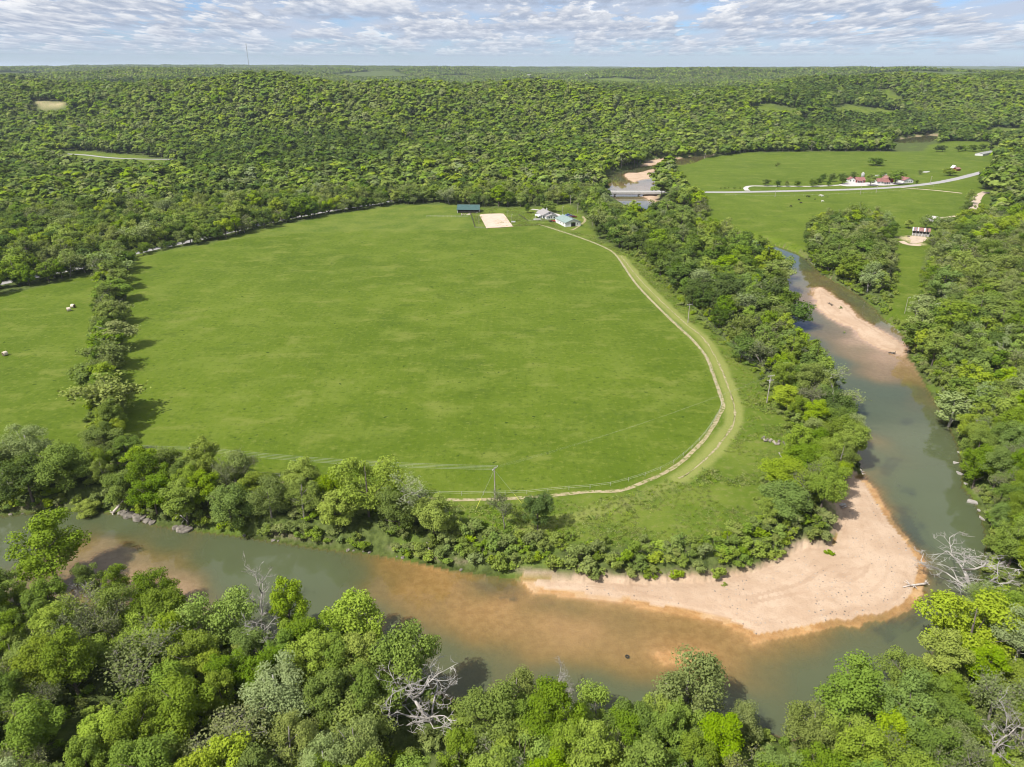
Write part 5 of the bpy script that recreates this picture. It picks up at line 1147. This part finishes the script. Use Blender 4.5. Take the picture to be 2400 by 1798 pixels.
for y_ in (-.92, .86): MB().box(-1.6, 1.3, y_, y_+.06, .652, 1.0).build('side_board', MATS['dark_wood'], o)
MB().tube([(1.3, 0, .6), (2.2, 0, .5)], .05, 5).build('drawbar', MATS['chrome'], o)
for y_ in (-1.0, 1.0): wheel(o, -.2, y_, .36)
p = G(1203, 521); o = empty('stock_tank', (p[0], p[1], T1(p[0], p[1]))); tag(o, 'white rectangular trough beside the riding arena', 'trough')
MB().prism([(-1.3, 0), (1.3, 0), (1.5, .8), (-1.5, .8)], -.8, .8).build('basin', MATS['white_paint'], o); MB().box(-1.35, 1.35, -.7, .7, .81, .84).build('water', MATS['glass_dark'], o)

# ------------------------------------------------------------------ poles, wires, lamps
def pole_top(p, h): return Vector((p[0], p[1], T1(p[0], p[1])+h))
ARM = {}
def utility_pole(pb, h, label, arms=1, az_=0.0, tilt=0.0, span=2.4, trans=False, grp='utility poles'):
    p = G(*pb); z = T1(p[0], p[1]); o = empty('utility_pole', (p[0], p[1], z), az_); tag(o, label, 'pole', grp)
    MB().tube([(0, 0, -.5), (0, 0, h*.5), (tilt, 0, h)], [.17, .145, .11], 8).build('post', MATS['pole_wood'], o)
    ends = []
    for k in range(arms):
        za = h-.35-1.5*k; a = MB().box(-span/2, span/2, -.16, -.04, za-.07, za+.07).build('crossarm', MATS['pole_wood'], o)
        for x_ in (-span/2+.1, -span/6, span/6, span/2-.1):
            MB().tube([(x_, -.1, za+.072), (x_, -.1, za+.22), (x_, -.1, za+.30)], [.03, .07, .04], 6).build('insulator', MATS['insulator'], a)
            if k == 0: ends.append(Vector((p[0]+x_*math.cos(az_)+.1*math.sin(az_), p[1]+x_*math.sin(az_)-.1*math.cos(az_), z+za+.3)))
    if trans: MB().tube([(-.3, -.3, h-2.6), (-.3, -.3, h-1.9)], .24, 10).build('transformer', MATS['concrete'], o)
    ARM[label] = ends; return o, Vector((p[0], p[1], z))
P1l, P2l, P3l, P4l, P5l = ('guyed utility pole beside the dirt track at bottom centre', 'utility pole rising from the bank trees left of centre', 'plain pole at the left end of the lower power line', 'double crossarm utility pole at the riverside belt', 'utility pole beside the track in front of the riverside belt')
_, b1 = utility_pole((1160, 1171), 9.4, P1l, 1, math.radians(58), -.15, trans=False)
utility_pole((454, 1099), 6.6, P2l, 1, math.radians(75)); utility_pole((306, 1081), 5.2, P3l, 1, math.radians(80), span=1.2)
utility_pole((1797, 945), 10, P4l, 2, math.radians(12), trans=True); utility_pole((1612, 757), 8.5, P5l, 1, math.radians(20))
for bp, h_, lb in [((1388, 529), 8, 'utility pole at the wood edge right of the garage'), ((1354, 500), 7.5, 'pole with a lamp box behind the parked cars'), ((1337, 480), 7.5, 'utility pole in the trees behind the farmhouse'), ((1094, 437), 8, 'utility pole by the road below the wooded hill'),
    ((1816, 462), 7, 'utility pole in the pasture near the bridge end'), ((2016, 456), 7.5, 'utility pole below the gravel yard of the red farm'), ((2053, 453), 6, 'thin pole right of the pasture utility pole'), ((2180, 431), 7, 'utility pole by the road near the red bungalow'), ((2144, 746), 8, 'pole at the edge of the right slope wood')]:
    utility_pole(bp, h_, lb, 1, math.radians(80), span=1.6)
def lamp_pole(pb, h, label):
    p = G(*pb); o = empty('lamp_pole', (p[0], p[1], T1(p[0], p[1]))); tag(o, label, 'lamp', 'lamp poles')
    MB().tube([(0, 0, -.3), (0, 0, h)], [.11, .07], 6).build('post', MATS['pole_wood'], o); MB().tube([(0, 0, h-.1), (.7, 0, h+.1)], .04, 5).build('arm', MATS['wire_metal'], o)
    MB().box(.5, 1.0, -.14, .14, h-.02, h+.09).build('lamp_head', MATS['white_paint'], o)
for pb, h_, lb in [((1318, 503), 6, 'yard lamp on a pole behind the farmhouse'), ((2120, 735), 7.5, 'lamp pole in the grass strip below the right slope'), ((1116, 514.5), 5, 'slim lamp pole between barn fence and arena, farther one'), ((1122.5, 527), 6.2, 'slim lamp pole at the near left side of the arena'), ((1188.6, 511), 5, 'slim lamp pole at the far right side of the arena'), ((1198.4, 526), 7, 'slim lamp pole at the near right corner of the arena')]: lamp_pole(pb, h_, lb)
def wires(A, B, sag, label, rad=.014):
    o = empty('power_line', ((A[0]+B[0])/2)); tag(o, label, 'wires', 'power lines')
    for a, b in zip(A, B):
        pts = [a.lerp(b, t)-Vector((0, 0, 4*sag*t*(1-t)))-o.location for t in np.linspace(0, 1, 13)]; MB().tube(pts, rad, 4).build('wire', MATS['wire_metal'], o)
wires(ARM[P3l], ARM[P2l], .4, 'power line between the two left poles of the lower line'); wires(ARM[P2l], ARM[P1l], 1.2, 'power line from the bank tree pole to the guyed pole', .014)
wires(ARM[P1l], ARM[P4l], 1.6, 'thin power line crossing the pasture corner to the double crossarm pole', .005); wires(ARM[P4l], ARM[P5l], 1.2, 'power line along the riverside belt up to the next pole', .010)
gx_ = G(250, 1062, 5)
for lb, bot in (('yellow guarded guy wire left of the guyed pole', (1115, 1195)), ('yellow guarded guy wire right of the guyed pole', (1224, 1182))):
    q_ = G(*bot); zq = T1(q_[0], q_[1]); o = empty('guy_wire', (q_[0], q_[1], zq)); tag(o, lb, 'wire', 'guy wires of the pole'); tp = b1+Vector((-.1, 0, 8.6))-o.location
    MB().tube([(0, 0, 0), tuple(tp)], .022, 5).build('wire', MATS['wire_metal'], o); MB().tube([(0, 0, 0), tuple(tp*.28)], .045, 6).build('guard', MATS['guy_guard'], o)

# ------------------------------------------------------------------ fences
def fence(name, P, step, h, mat, rails, label, rrad=.035, prad=.05, rmat=None):
    C = catmull(P, 1.0); s = np.concatenate([[0], np.cumsum(np.linalg.norm(np.diff(C, axis=0), axis=1))]); n_ = max(2, int(s[-1]/step)+1); q = np.linspace(0, s[-1], n_)
    X = np.interp(q, s, C[:, 0]); Y = np.interp(q, s, C[:, 1]); Z = terrain(X, Y); o = empty(name, (X[0], Y[0], Z[0])); tag(o, label, 'fence', 'fences')
    pm = MB().tube([(0, 0, -.2), (0, 0, h)], prad, 5).mesh('post'); pm.materials.append(MATS[mat])
    for x, y, z in zip(X, Y, Z): c = bpy.data.objects.new('post', pm); COL.objects.link(c); c.parent = o; c.location = (x-X[0], y-Y[0], z-Z[0])
    for zr_ in rails: MB().tube([(x-X[0], y-Y[0], z-Z[0]+zr_) for x, y, z in zip(X, Y, Z)], rrad, 4).build('rail', MATS[rmat or mat], o)
fence('tape_fence', PX([(306,1083),(384,1092),(543,1109),(703,1124),(880,1149),(1046,1161),(1155,1160),(1235,1159),(1307,1151),(1416,1142),(1488,1124),(1561,1097),(1600,1070),(1633,1040),(1658,1011),(1688,962),(1691,948),(1684,922),(1669,879),(1651,835),(1619,796),(1597,774),(1539,720),(1485,662),(1442,600),(1413,581),(1358,559),(1304,541),(1279,533)]), 5.5, 1.2, 'old_wood', (.65, 1.1), 'pale two strand tape fence following the inner side of the track', .02, .045, 'fence_tape')
fence('board_fence', PX([(1102.8,502),(1106,512),(1110,524),(1113.2,534.5)]), 2.5, 1.4, 'dark_wood', (.4, .8, 1.2), 'dark board fence running from the barn down to the pasture', .07, .09)
fence('pasture_fence', PX([(1113.2,534.7),(1128,535.3),(1142,536)]), 3, 1.2, 'old_wood', (.5, 1.0), 'short wire fence left of the arena at the pasture edge')
fence('pasture_fence', PX([(1200,532.5),(1225,531),(1252.5,529.5),(1270,528.5)]), 3.2, 1.3, 'dark_wood', (.6, 1.1), 'post fence between the arena and the farm track')
fence('board_fence', PX([(1216,505),(1226,511.5),(1237.4,519.4)]), 2.4, 1.3, 'dark_wood', (.5, .9, 1.2), 'dark board fence slanting left of the farmhouse yard', .06, .08)
fence('pasture_fence', PX([(1237.4,519.4),(1262,518.5),(1290,517.5)]), 3, 1.2, 'old_wood', (.5, 1.0), 'wire fence in front of the farmhouse deck')
fence('pasture_fence', PX([(1000,508),(1040,508.5),(1070,509),(1097,509.5)]), 3, 1.2, 'old_wood', (.5, 1.0), 'faint wire fence left of the green roofed barn')
fence('pasture_fence', PX([(1700,458),(1816,461),(2000,455),(2105,448),(2200,436)]), 8, 1.2, 'old_wood', (1.0,), 'thin fence along the near side of the paved road')
p = G(1150.5, 500.2); o = empty('goal_frame', (p[0], p[1], 0)); tag(o, 'dark rectangular frame standing at the back of the arena', 'frame'); f_ = MB(); MB().tube([(-1, 0, 0), (-1, 0, 2.1)], .07, 5).build('upright', MATS['dark_wood'], o); MB().tube([(1, 0, 0), (1, 0, 2.1)], .07, 5).build('upright', MATS['dark_wood'], o); MB().tube([(-1.05, 0, 2.15), (1.05, 0, 2.15)], .07, 5).build('crossbar', MATS['dark_wood'], o)

# ------------------------------------------------------------------ hay bales, cows, picnic table, tyre
def bale(pb, rz, label):
    p = G(*pb); o = empty('hay_bale', (p[0], p[1], T1(p[0], p[1])), rz); tag(o, label, 'hay bale', 'round hay bales in the left field'); r = .85; n_ = 20
    b = MB(); prof = [(-.78, .72), (-.70, .83), (-.3, .85), (.3, .86), (.70, .83), (.78, .72)]; V = []; Fs = []
    for i, (y_, rr) in enumerate(prof):
        for k in range(n_): a = 2*math.pi*k/n_; zz_ = r+rr*math.sin(a); V.append((rr*math.cos(a)*(1.04 if zz_ < .5 else 1), y_, max(zz_, -.02)))
    for i in range(len(prof)-1):
        for k in range(n_): Fs.append((i*n_+k, i*n_+(k+1) % n_, (i+1)*n_+(k+1) % n_, (i+1)*n_+k))
    b.add(V, Fs); b.build('wrap', MATS['hay'], o, True)
    for s_ in (-1, 1): e = MB(); e.add([(0, s_*.80, r)]+[(.72*math.cos(2*math.pi*k/n_), s_*.781, r+.72*math.sin(2*math.pi*k/n_)) for k in range(n_)], [((0, k+1, (k+1) % n_+1) if s_ < 0 else (0, (k+1) % n_+1, k+1)) for k in range(n_)]); e.build('end_face', MATS['hay_dark'], o)
bale((162, 729.5), math.radians(-50), 'round hay bale showing its dark end near the hedgerow'); bale((172, 721.5), math.radians(80), 'round hay bale lying broadside behind the dark ended one'); bale((13, 834), math.radians(-25), 'single round hay bale near the left edge of the field')
def cow_mesh(name, mat, head_down):
    v = [(0, 0, 1.12), (-.55, 0, 1.15), (-.85, 0, 1.1), (.45, 0, 1.08), (.72, 0, 1.12)]; r = [.36, .33, .16, .34, .24]; e = [(0, 1), (1, 2), (0, 3), (3, 4)]
    hd = [(1.05, 0, 1.0 if head_down else 1.4), (1.3, 0, .5 if head_down else 1.5), (1.42, 0, .22 if head_down else 1.32)]; b = len(v); v += hd; r += [.17, .14, .09]; e += [(4, b), (b, b+1), (b+1, b+2)]
    for sx_, par in ((-.62, 1), (.5, 3)):
        for sy_ in (-.2, .2):
            b = len(v); k = -.06 if sx_ < 0 else .03
            v += [(sx_, sy_, .8), (sx_+k, sy_, .42), (sx_, sy_, .06)]; r += [.14, .075, .06]; e += [(par, b), (b, b+1), (b+1, b+2)]
    b = len(v); v += [(-.95, 0, .95), (-.98, 0, .5)]; r += [.04, .03]; e += [(2, b), (b, b+1)]
    me = bpy.data.meshes.new(name); me.from_pydata(v, e, []); o = bpy.data.objects.new(name, me); COL.objects.link(o); md = o.modifiers.new('skin', 'SKIN'); md.use_smooth_shade = True
    for i, sv_ in enumerate(me.skin_vertices[0].data): sv_.radius = (r[i], r[i]*.85)
    me.skin_vertices[0].data[0].use_root = True; o.modifiers.new('round', 'SUBSURF').levels = 1
    dg = bpy.context.evaluated_depsgraph_get(); m2 = bpy.data.meshes.new_from_object(o.evaluated_get(dg)); bpy.data.objects.remove(o); m2.materials.clear(); m2.materials.append(MATS[mat]); return m2
cb, cw = cow_mesh('cow_body', 'black_hide', True), cow_mesh('cow_body', 'white_hide', True)
for bx, by, rz, white, sc_, lb in [(1853,486,.3,0,1,'black cow grazing nearest the riverside trees'),(1877,478,2.6,0,1,'black cow grazing right of the nearest black cow'),(1872,470.5,.2,0,.9,'black cow grazing behind the two nearest ones'),(1892,462.5,.1,0,1,'left cow of the black pair below the round trees'),(1895.5,463,.3,0,1,'right cow of the black pair below the round trees'),(1910,468.6,.5,0,.7,'small black calf left of the lone white cow'),(1940,463,1.2,0,.7,'small black calf right of the white pair'),
   (1923,460.5,2.8,1,1,'left cow of the white pair in the pasture'),(1927,461.5,.2,1,1.05,'right cow of the white pair in the pasture'),(1927,474,.1,1,1,'lone white cow grazing nearest the camera')]:
    p = G(bx, by); o = link('cow', cw if white else cb); o.location = (p[0], p[1], T1(p[0], p[1])); o.rotation_euler = (0, 0, rz); o.scale = (sc_*1.1,)*3; tag(o, lb, 'cow', 'cattle grazing below the road')
p = G(1978, 1171, -.6); o = empty('picnic_table', (p[0], p[1], T1(p[0], p[1])), math.radians(28)); tag(o, 'grey picnic table on the bare ground above the sandbar', 'picnic table')
for i in range(4): MB().box(-.95, .95, -.38+.195*i, -.20+.195*i, .72, .77).build('top_plank', MATS['old_wood'], o)
for y_ in (-.78, .52): MB().box(-.95, .95, y_, y_+.26, .42, .47).build('bench', MATS['old_wood'], o)
for x_ in (-.7, .7):
    l_ = MB(); l_.tube([(x_, -.62, 0), (x_, -.15, .72)], .05, 4); l_.tube([(x_, .62, 0), (x_, .15, .72)], .05, 4); l_.tube([(x_, -.75, .4), (x_, .75, .4)], .045, 4); l_.build('leg_frame', MATS['old_wood'], o)
p = G(1470, 1539, -3); V = []; Fs = []; n_, m_ = 20, 8
for i in range(n_):
    for j in range(m_): a = 2*math.pi*i/n_; b = 2*math.pi*j/m_; V.append(((.30+.12*math.cos(b))*math.cos(a), (.30+.12*math.cos(b))*math.sin(a), .12*math.sin(b)))
for i in range(n_):
    for j in range(m_): Fs.append((i*m_+j, ((i+1) % n_)*m_+j, ((i+1) % n_)*m_+(j+1) % m_, i*m_+(j+1) % m_))
o = MB().add(V, Fs).build('tyre', MATS['rubber'], None, True); o.location = (p[0], p[1], -2.98); o.rotation_euler = (.15, .1, 0); tag(o, 'old tyre lying in the shallow amber water', 'tyre')

# ------------------------------------------------------------------ rocks, logs, driftwood
def rock_mesh(seed, sx_, sy_, sz_, mat, flat=False):
    r2 = np.random.default_rng(seed); bm = bmesh.new(); bmesh.ops.create_icosphere(bm, subdivisions=2, radius=1)
    if flat: 
        for v in bm.verts: v.co.z = max(-.5, min(.5, v.co.z))
    for v in bm.verts: f = 1+.28*(r2.random()-.5); v.co = Vector((round(v.co.x*2.2)/2.2*.5+v.co.x*.5, v.co.y, v.co.z))*f
    for v in bm.verts: v.co = Vector((v.co.x*sx_, v.co.y*sy_, v.co.z*sz_))
    me = bpy.data.meshes.new('rock'); bm.to_mesh(me); bm.free(); me.materials.append(MATS[mat]); return me
RK = [rock_mesh(k, 1, .8, .55, 'rock', k % 2) for k in range(5)]; PK = [rock_mesh(20+k, 1, .8, .5, 'pale_rock', k % 2) for k in range(4)]
def slab_mesh(seed):
    r2 = np.random.default_rng(seed); n_ = 6; an = np.sort(r2.uniform(0, 6.28, n_)*.35+np.arange(n_)*6.28/n_*.65+.0); rr = r2.uniform(.65, 1.05, n_); mb = MB().slab([(1.0*r_*math.cos(a_), .62*r_*math.sin(a_)) for a_, r_ in zip(an, rr)], -.35, .14)
    me = mb.mesh('rock'); me.materials.append(MATS['concrete_rock']); return me
simple('concrete_rock', (.30, .275, .25), .9, .2, 1.2, col2=(.36, .335, .31))
SL = [slab_mesh(40+k) for k in range(4)]
def rock(px_, py_, size, label, grp, mesh, z=-3.0, dz=0.0, name='rock'):
    p = G(px_, py_, z); o = link(name, mesh); o.location = (p[0], p[1], max(T1(p[0], p[1]), -3.1)+dz); o.rotation_euler = (rs.uniform(-.15, .15), rs.uniform(-.15, .15), rs.uniform(0, 6.28)); o.scale = (size,)*3; return tag(o, label, 'rock', grp)
for i, (a, b, s_) in enumerate([(2247,1108,1.5),(2280,1180,2.2),(2240,1084,1.2),(2302,1214,1.3),(2261,1132,.8),(2292,1196,.9),(2250,1060,.8)]): rock(a, b, s_, '%s pale flat slab from upstream at the right water edge' % ORD[[2, 4, 1, 6, 3, 5, 0][i]], 'flat slabs along the right bank', SL[i % 4], -2.8, .15, 'rock_slab')
xs_ = sorted([(292,1199),(305,1203),(318,1207),(330,1213),(345,1219),(356,1223),(322,1214),(300,1208),(410,1235),(424,1238),(436,1240),(282,1200)])
for i, (a, b) in enumerate(xs_): rock(a, b, rs.uniform(.9, 1.7), '%s grey rock from left on the ledge below the hedgerow' % ordinal(i), 'grey rocks on the ledge at the left bank', RK[i % 5], -2.6, .1)
xs_ = sorted([(24,1205),(52,1203),(118,1198),(640,1266),(652,1267),(815,1289),(829,1290),(852,1292),(866,1294),(930,1304),(944,1306),(1080,1335),(572,1255)])
for i, (a, b) in enumerate(xs_): rock(a, b, rs.uniform(.25, .6), '%s small pale stone from left along the inner bank waterline' % ordinal(i), 'small stones along the inner bank', RK[i % 5], -2.9, .0)
r2 = np.random.default_rng(77); pile = empty('stone_pile', (0, 0, 0)); c0 = G(1828, 1042); pile.location = (c0[0], c0[1], T1(c0[0], c0[1])); tag(pile, 'pile of pale broken stones at the edge of the tree belt', 'stone pile')
for k in range(34):
    o = bpy.data.objects.new('stone', (PK+RK)[int(r2.integers(9))]); COL.objects.link(o); o.parent = pile; t_ = r2.uniform(-1, 1); o.location = (t_*4.2+r2.normal()*.6, -t_*3.2+r2.normal()*.8, .15+max(0, .5-abs(t_)*.4)*r2.random()); o.rotation_euler = tuple(r2.uniform(0, 6.28, 3)); o.scale = (r2.uniform(.25, .65),)*3
pile2 = empty('stone_pile', (0, 0, 0)); c0 = G(1092, 503.5); pile2.location = (c0[0], c0[1], T1(c0[0], c0[1])); tag(pile2, 'heap of whitish rubble in front of the green barn', 'rubble')
for k in range(20):
    o = bpy.data.objects.new('stone', PK[int(r2.integers(4))]); COL.objects.link(o); o.parent = pile2; o.location = (r2.uniform(-3.5, 3.5), r2.uniform(-3, 3), .15); o.rotation_euler = tuple(r2.uniform(0, 6.28, 3)); o.scale = (r2.uniform(.3, .8),)*3
pile3 = empty('stone_pile', (0, 0, 0)); c0 = G(2257, 528); pile3.location = (c0[0], c0[1], T1(c0[0], c0[1])); tag(pile3, 'scatter of whitish debris by the lower dirt track', 'rubble')
for k in range(16):
    o = bpy.data.objects.new('stone', PK[int(r2.integers(4))]); COL.objects.link(o); o.parent = pile3; o.location = (r2.uniform(-3, 3), r2.uniform(-6, 6), .15); o.rotation_euler = tuple(r2.uniform(0, 6.28, 3)); o.scale = (r2.uniform(.4, .9),)*3
def drift(a, b, r0, label, mat='driftwood', forks=3, z=-2.7, roots=True, seed=0, lift=.0):
    r2 = np.random.default_rng(seed); A_, B_ = G(a[0], a[1], z), G(b[0], b[1], z); za, zb = max(T1(*A_), -3.05), max(T1(*B_), -3.05); o = empty('driftwood', (A_[0], A_[1], za)); tag(o, label, 'driftwood', 'driftwood and fallen trees')
    e = Vector((B_[0]-A_[0], B_[1]-A_[1], zb-za+lift)); L = e.length; side = Vector((-e.y, e.x, 0)).normalized()
    pts = [e*t+Vector((0, 0, r0+.12*math.sin(t*5)))+side*.04*L*math.sin(t*4+seed) for t in np.linspace(0, 1, 6)]; MB().tube(pts, [r0*(1-.55*t) for t in np.linspace(0, 1, 6)], 7).build('trunk', MATS[mat], o, True)
    for k in range(forks):
        t = r2.uniform(.4, .95); s_ = 1 if k % 2 else -1; p_ = e*t+Vector((0, 0, r0)); q_ = p_+e.normalized()*L*.22*r2.random()+side*s_*L*r2.uniform(.12, .3)+Vector((0, 0, r2.uniform(.1, .14*L))); MB().tube([p_, p_.lerp(q_, .5)+Vector((0, 0, .1)), q_], [r0*.5, r0*.3, r0*.12], 5).build('branch', MATS[mat], o, True)
    if roots:
        m_ = MB()
        for k in range(7): an = 2*math.pi*k/7; d__ = side*math.cos(an)+Vector((0, 0, math.sin(an))); m_.tube([(0, 0, r0), tuple(d__*r0*2.6-e.normalized()*r0*1.2+Vector((0, 0, r0)))], [r0*.5, r0*.12], 4)
        m_.build('root_plate', MATS[mat], o)
drift((2170, 1366), (2118, 1378), .28, 'long pale log with roots stranded at the tip of the sandbar', forks=4, seed=1); drift((2096, 828), (2082, 826), .35, 'dark driftwood snag at the lower end of the gravel island', 'dark_bark', 4, seed=2); drift((1949, 717), (1940, 711), .3, 'small driftwood snag on top of the gravel island', 'dark_bark', 3, seed=3)
drift((262, 1192), (312, 1172), .38, 'pale uprooted trunk lying on the ledge below the hedgerow', 'driftwood', 6, -1.5, seed=4, lift=1.2); drift((400, 1190), (436, 1212), .22, 'bare white fallen branch leaning toward the water on the left bank', 'white_bark', 3, 0, False, 5, 1.5)
drift((1000, 1277), (1009, 1300), .22, 'pale leaning dead stem above the inner bank waterline', 'driftwood', 1, -1, False, 6, .5); drift((1965, 1116), (1995, 1107), .2, 'grey fallen log in the grass above the picnic spot', 'driftwood', 2, -.5, False, 7); drift((2016, 1098), (2024, 1110), .18, 'bleached branches at the water edge above the sandbar', 'driftwood', 4, -2.6, False, 8)
drift((1825, 1062), (1836, 1076), .16, 'two pale sticks lying below the broken stone pile', 'white_bark', 1, 0, False, 9); drift((1912, 624), (1904, 616), .2, 'pale brushwood at the outer bank near the river narrows', 'driftwood', 3, -2.5, True, 10)
drift((2127, 555), (2133, 556), .4, 'short reddish brown log on the soil by the old shed', 'dark_bark', 1, 0, False, 11); drift((2083, 552), (2101, 548), .35, 'pale stacked timber left of the old tin shed', 'white_bark', 2, 0, False, 12)

peb = [rock_mesh(60+k, 1, .8, .5, m_) for k, m_ in enumerate(['pale_rock', 'rock', 'dark_bark'])]
gx_, gy_ = scatter(10, 110, 90, 300, .9, rs); k = ((sdist(gx_, gy_, SANDS[0], 10) < -.4) | (sdist(gx_, gy_, SANDS[1], 10) < -.4)) & (sdist(gx_, gy_, CHANNEL, 10) < 0) & (fbm(gx_/6, gy_/6, 321, 3)+.25*rs.random(len(gx_)) > .62); gx_, gy_ = gx_[k], gy_[k]; gz_ = terrain(gx_, gy_)
rows = [(x, y, z, s_, s_, rs.uniform(0, 6.28), int(rs.choice(3, p=[.55, .35, .10]))) for x, y, z, s_ in zip(gx_, gy_, gz_, .05+.16*rs.random(len(gx_))**3)]
instancer('gravel_stones', rows, peb, 'loose stones and cobbles scattered over the pale sandbars', 'gravel')

# ------------------------------------------------------------------ far things
t0 = hitT(585, 166); tz = float(hills(*t0.reshape(2, 1))[0]); dist = float(np.hypot(*t0)); TH = 48/F*dist
o = empty('radio_tower', (t0[0], t0[1], tz)); tag(o, 'tall guyed lattice radio tower on the far left ridge', 'tower'); wd = 1.7
for k in range(3):
    a = 2*math.pi*k/3; MB().tube([(wd*math.cos(a), wd*math.sin(a), 0), (wd*math.cos(a), wd*math.sin(a), TH)], .42, 5).build('leg', MATS['wire_metal'], o)
lt = MB(); nst = 24
for i in range(nst):
    for k in range(3):
        a = 2*math.pi*k/3; b = 2*math.pi*(k+1)/3; lt.tube([(wd*math.cos(a), wd*math.sin(a), TH*i/nst), (wd*math.cos(b), wd*math.sin(b), TH*(i+1)/nst)], .22, 4)
lt.build('lattice', MATS['wire_metal'], o); MB().tube([(0, 0, TH-5), (0, 0, TH-1)], 2.6, 8).build('antenna_ring', MATS['concrete'], o)
for k in range(3): a = 2*math.pi*k/3+.3; MB().tube([(0, 0, TH*.8), (TH*.5*math.cos(a), TH*.5*math.sin(a), -2)], .07, 4).build('guy_cable', MATS['wire_metal'], o)
for bx, by, lb in [(1240, 183, 'tiny white house beside the distant hill pasture'), (1832, 192, 'tiny white building on the far right hills'), (1376, 182, 'tiny pale farmhouse at the distant fields')]:
    q_ = hitT(bx, by); zq = float(hills(*q_.reshape(2, 1))[0]); o = empty('far_house', (q_[0], q_[1], zq+7)); tag(o, lb, 'house', 'distant houses'); gable_walls(o, -9, 9, 0, 10, 5, 8, 'white_siding', 'x', z0=-8); gable_roof(o, -9, 9, 0, 10, 5, 8, .6, 'grey_shingle', 'x', rib=False)
# ------------------------------------------------------------------ air
hz = MB().box(-46000, 46000, -46000, 46000, -12, 190)
hzo = hz.build('haze', None)
m, n = mat_new('haze')
pv = n.add('ShaderNodeVolumePrincipled', {'Color': rgb(.74, .86, 1.0), 'Density': 4.4e-5, 'Anisotropy': .2})
n.l.new(pv.outputs[0], n.add('ShaderNodeOutputMaterial').inputs[1])
hzo.data.materials.append(m); tag(hzo, 'thin pale blue haze filling the valley air', 'haze', kind='stuff')
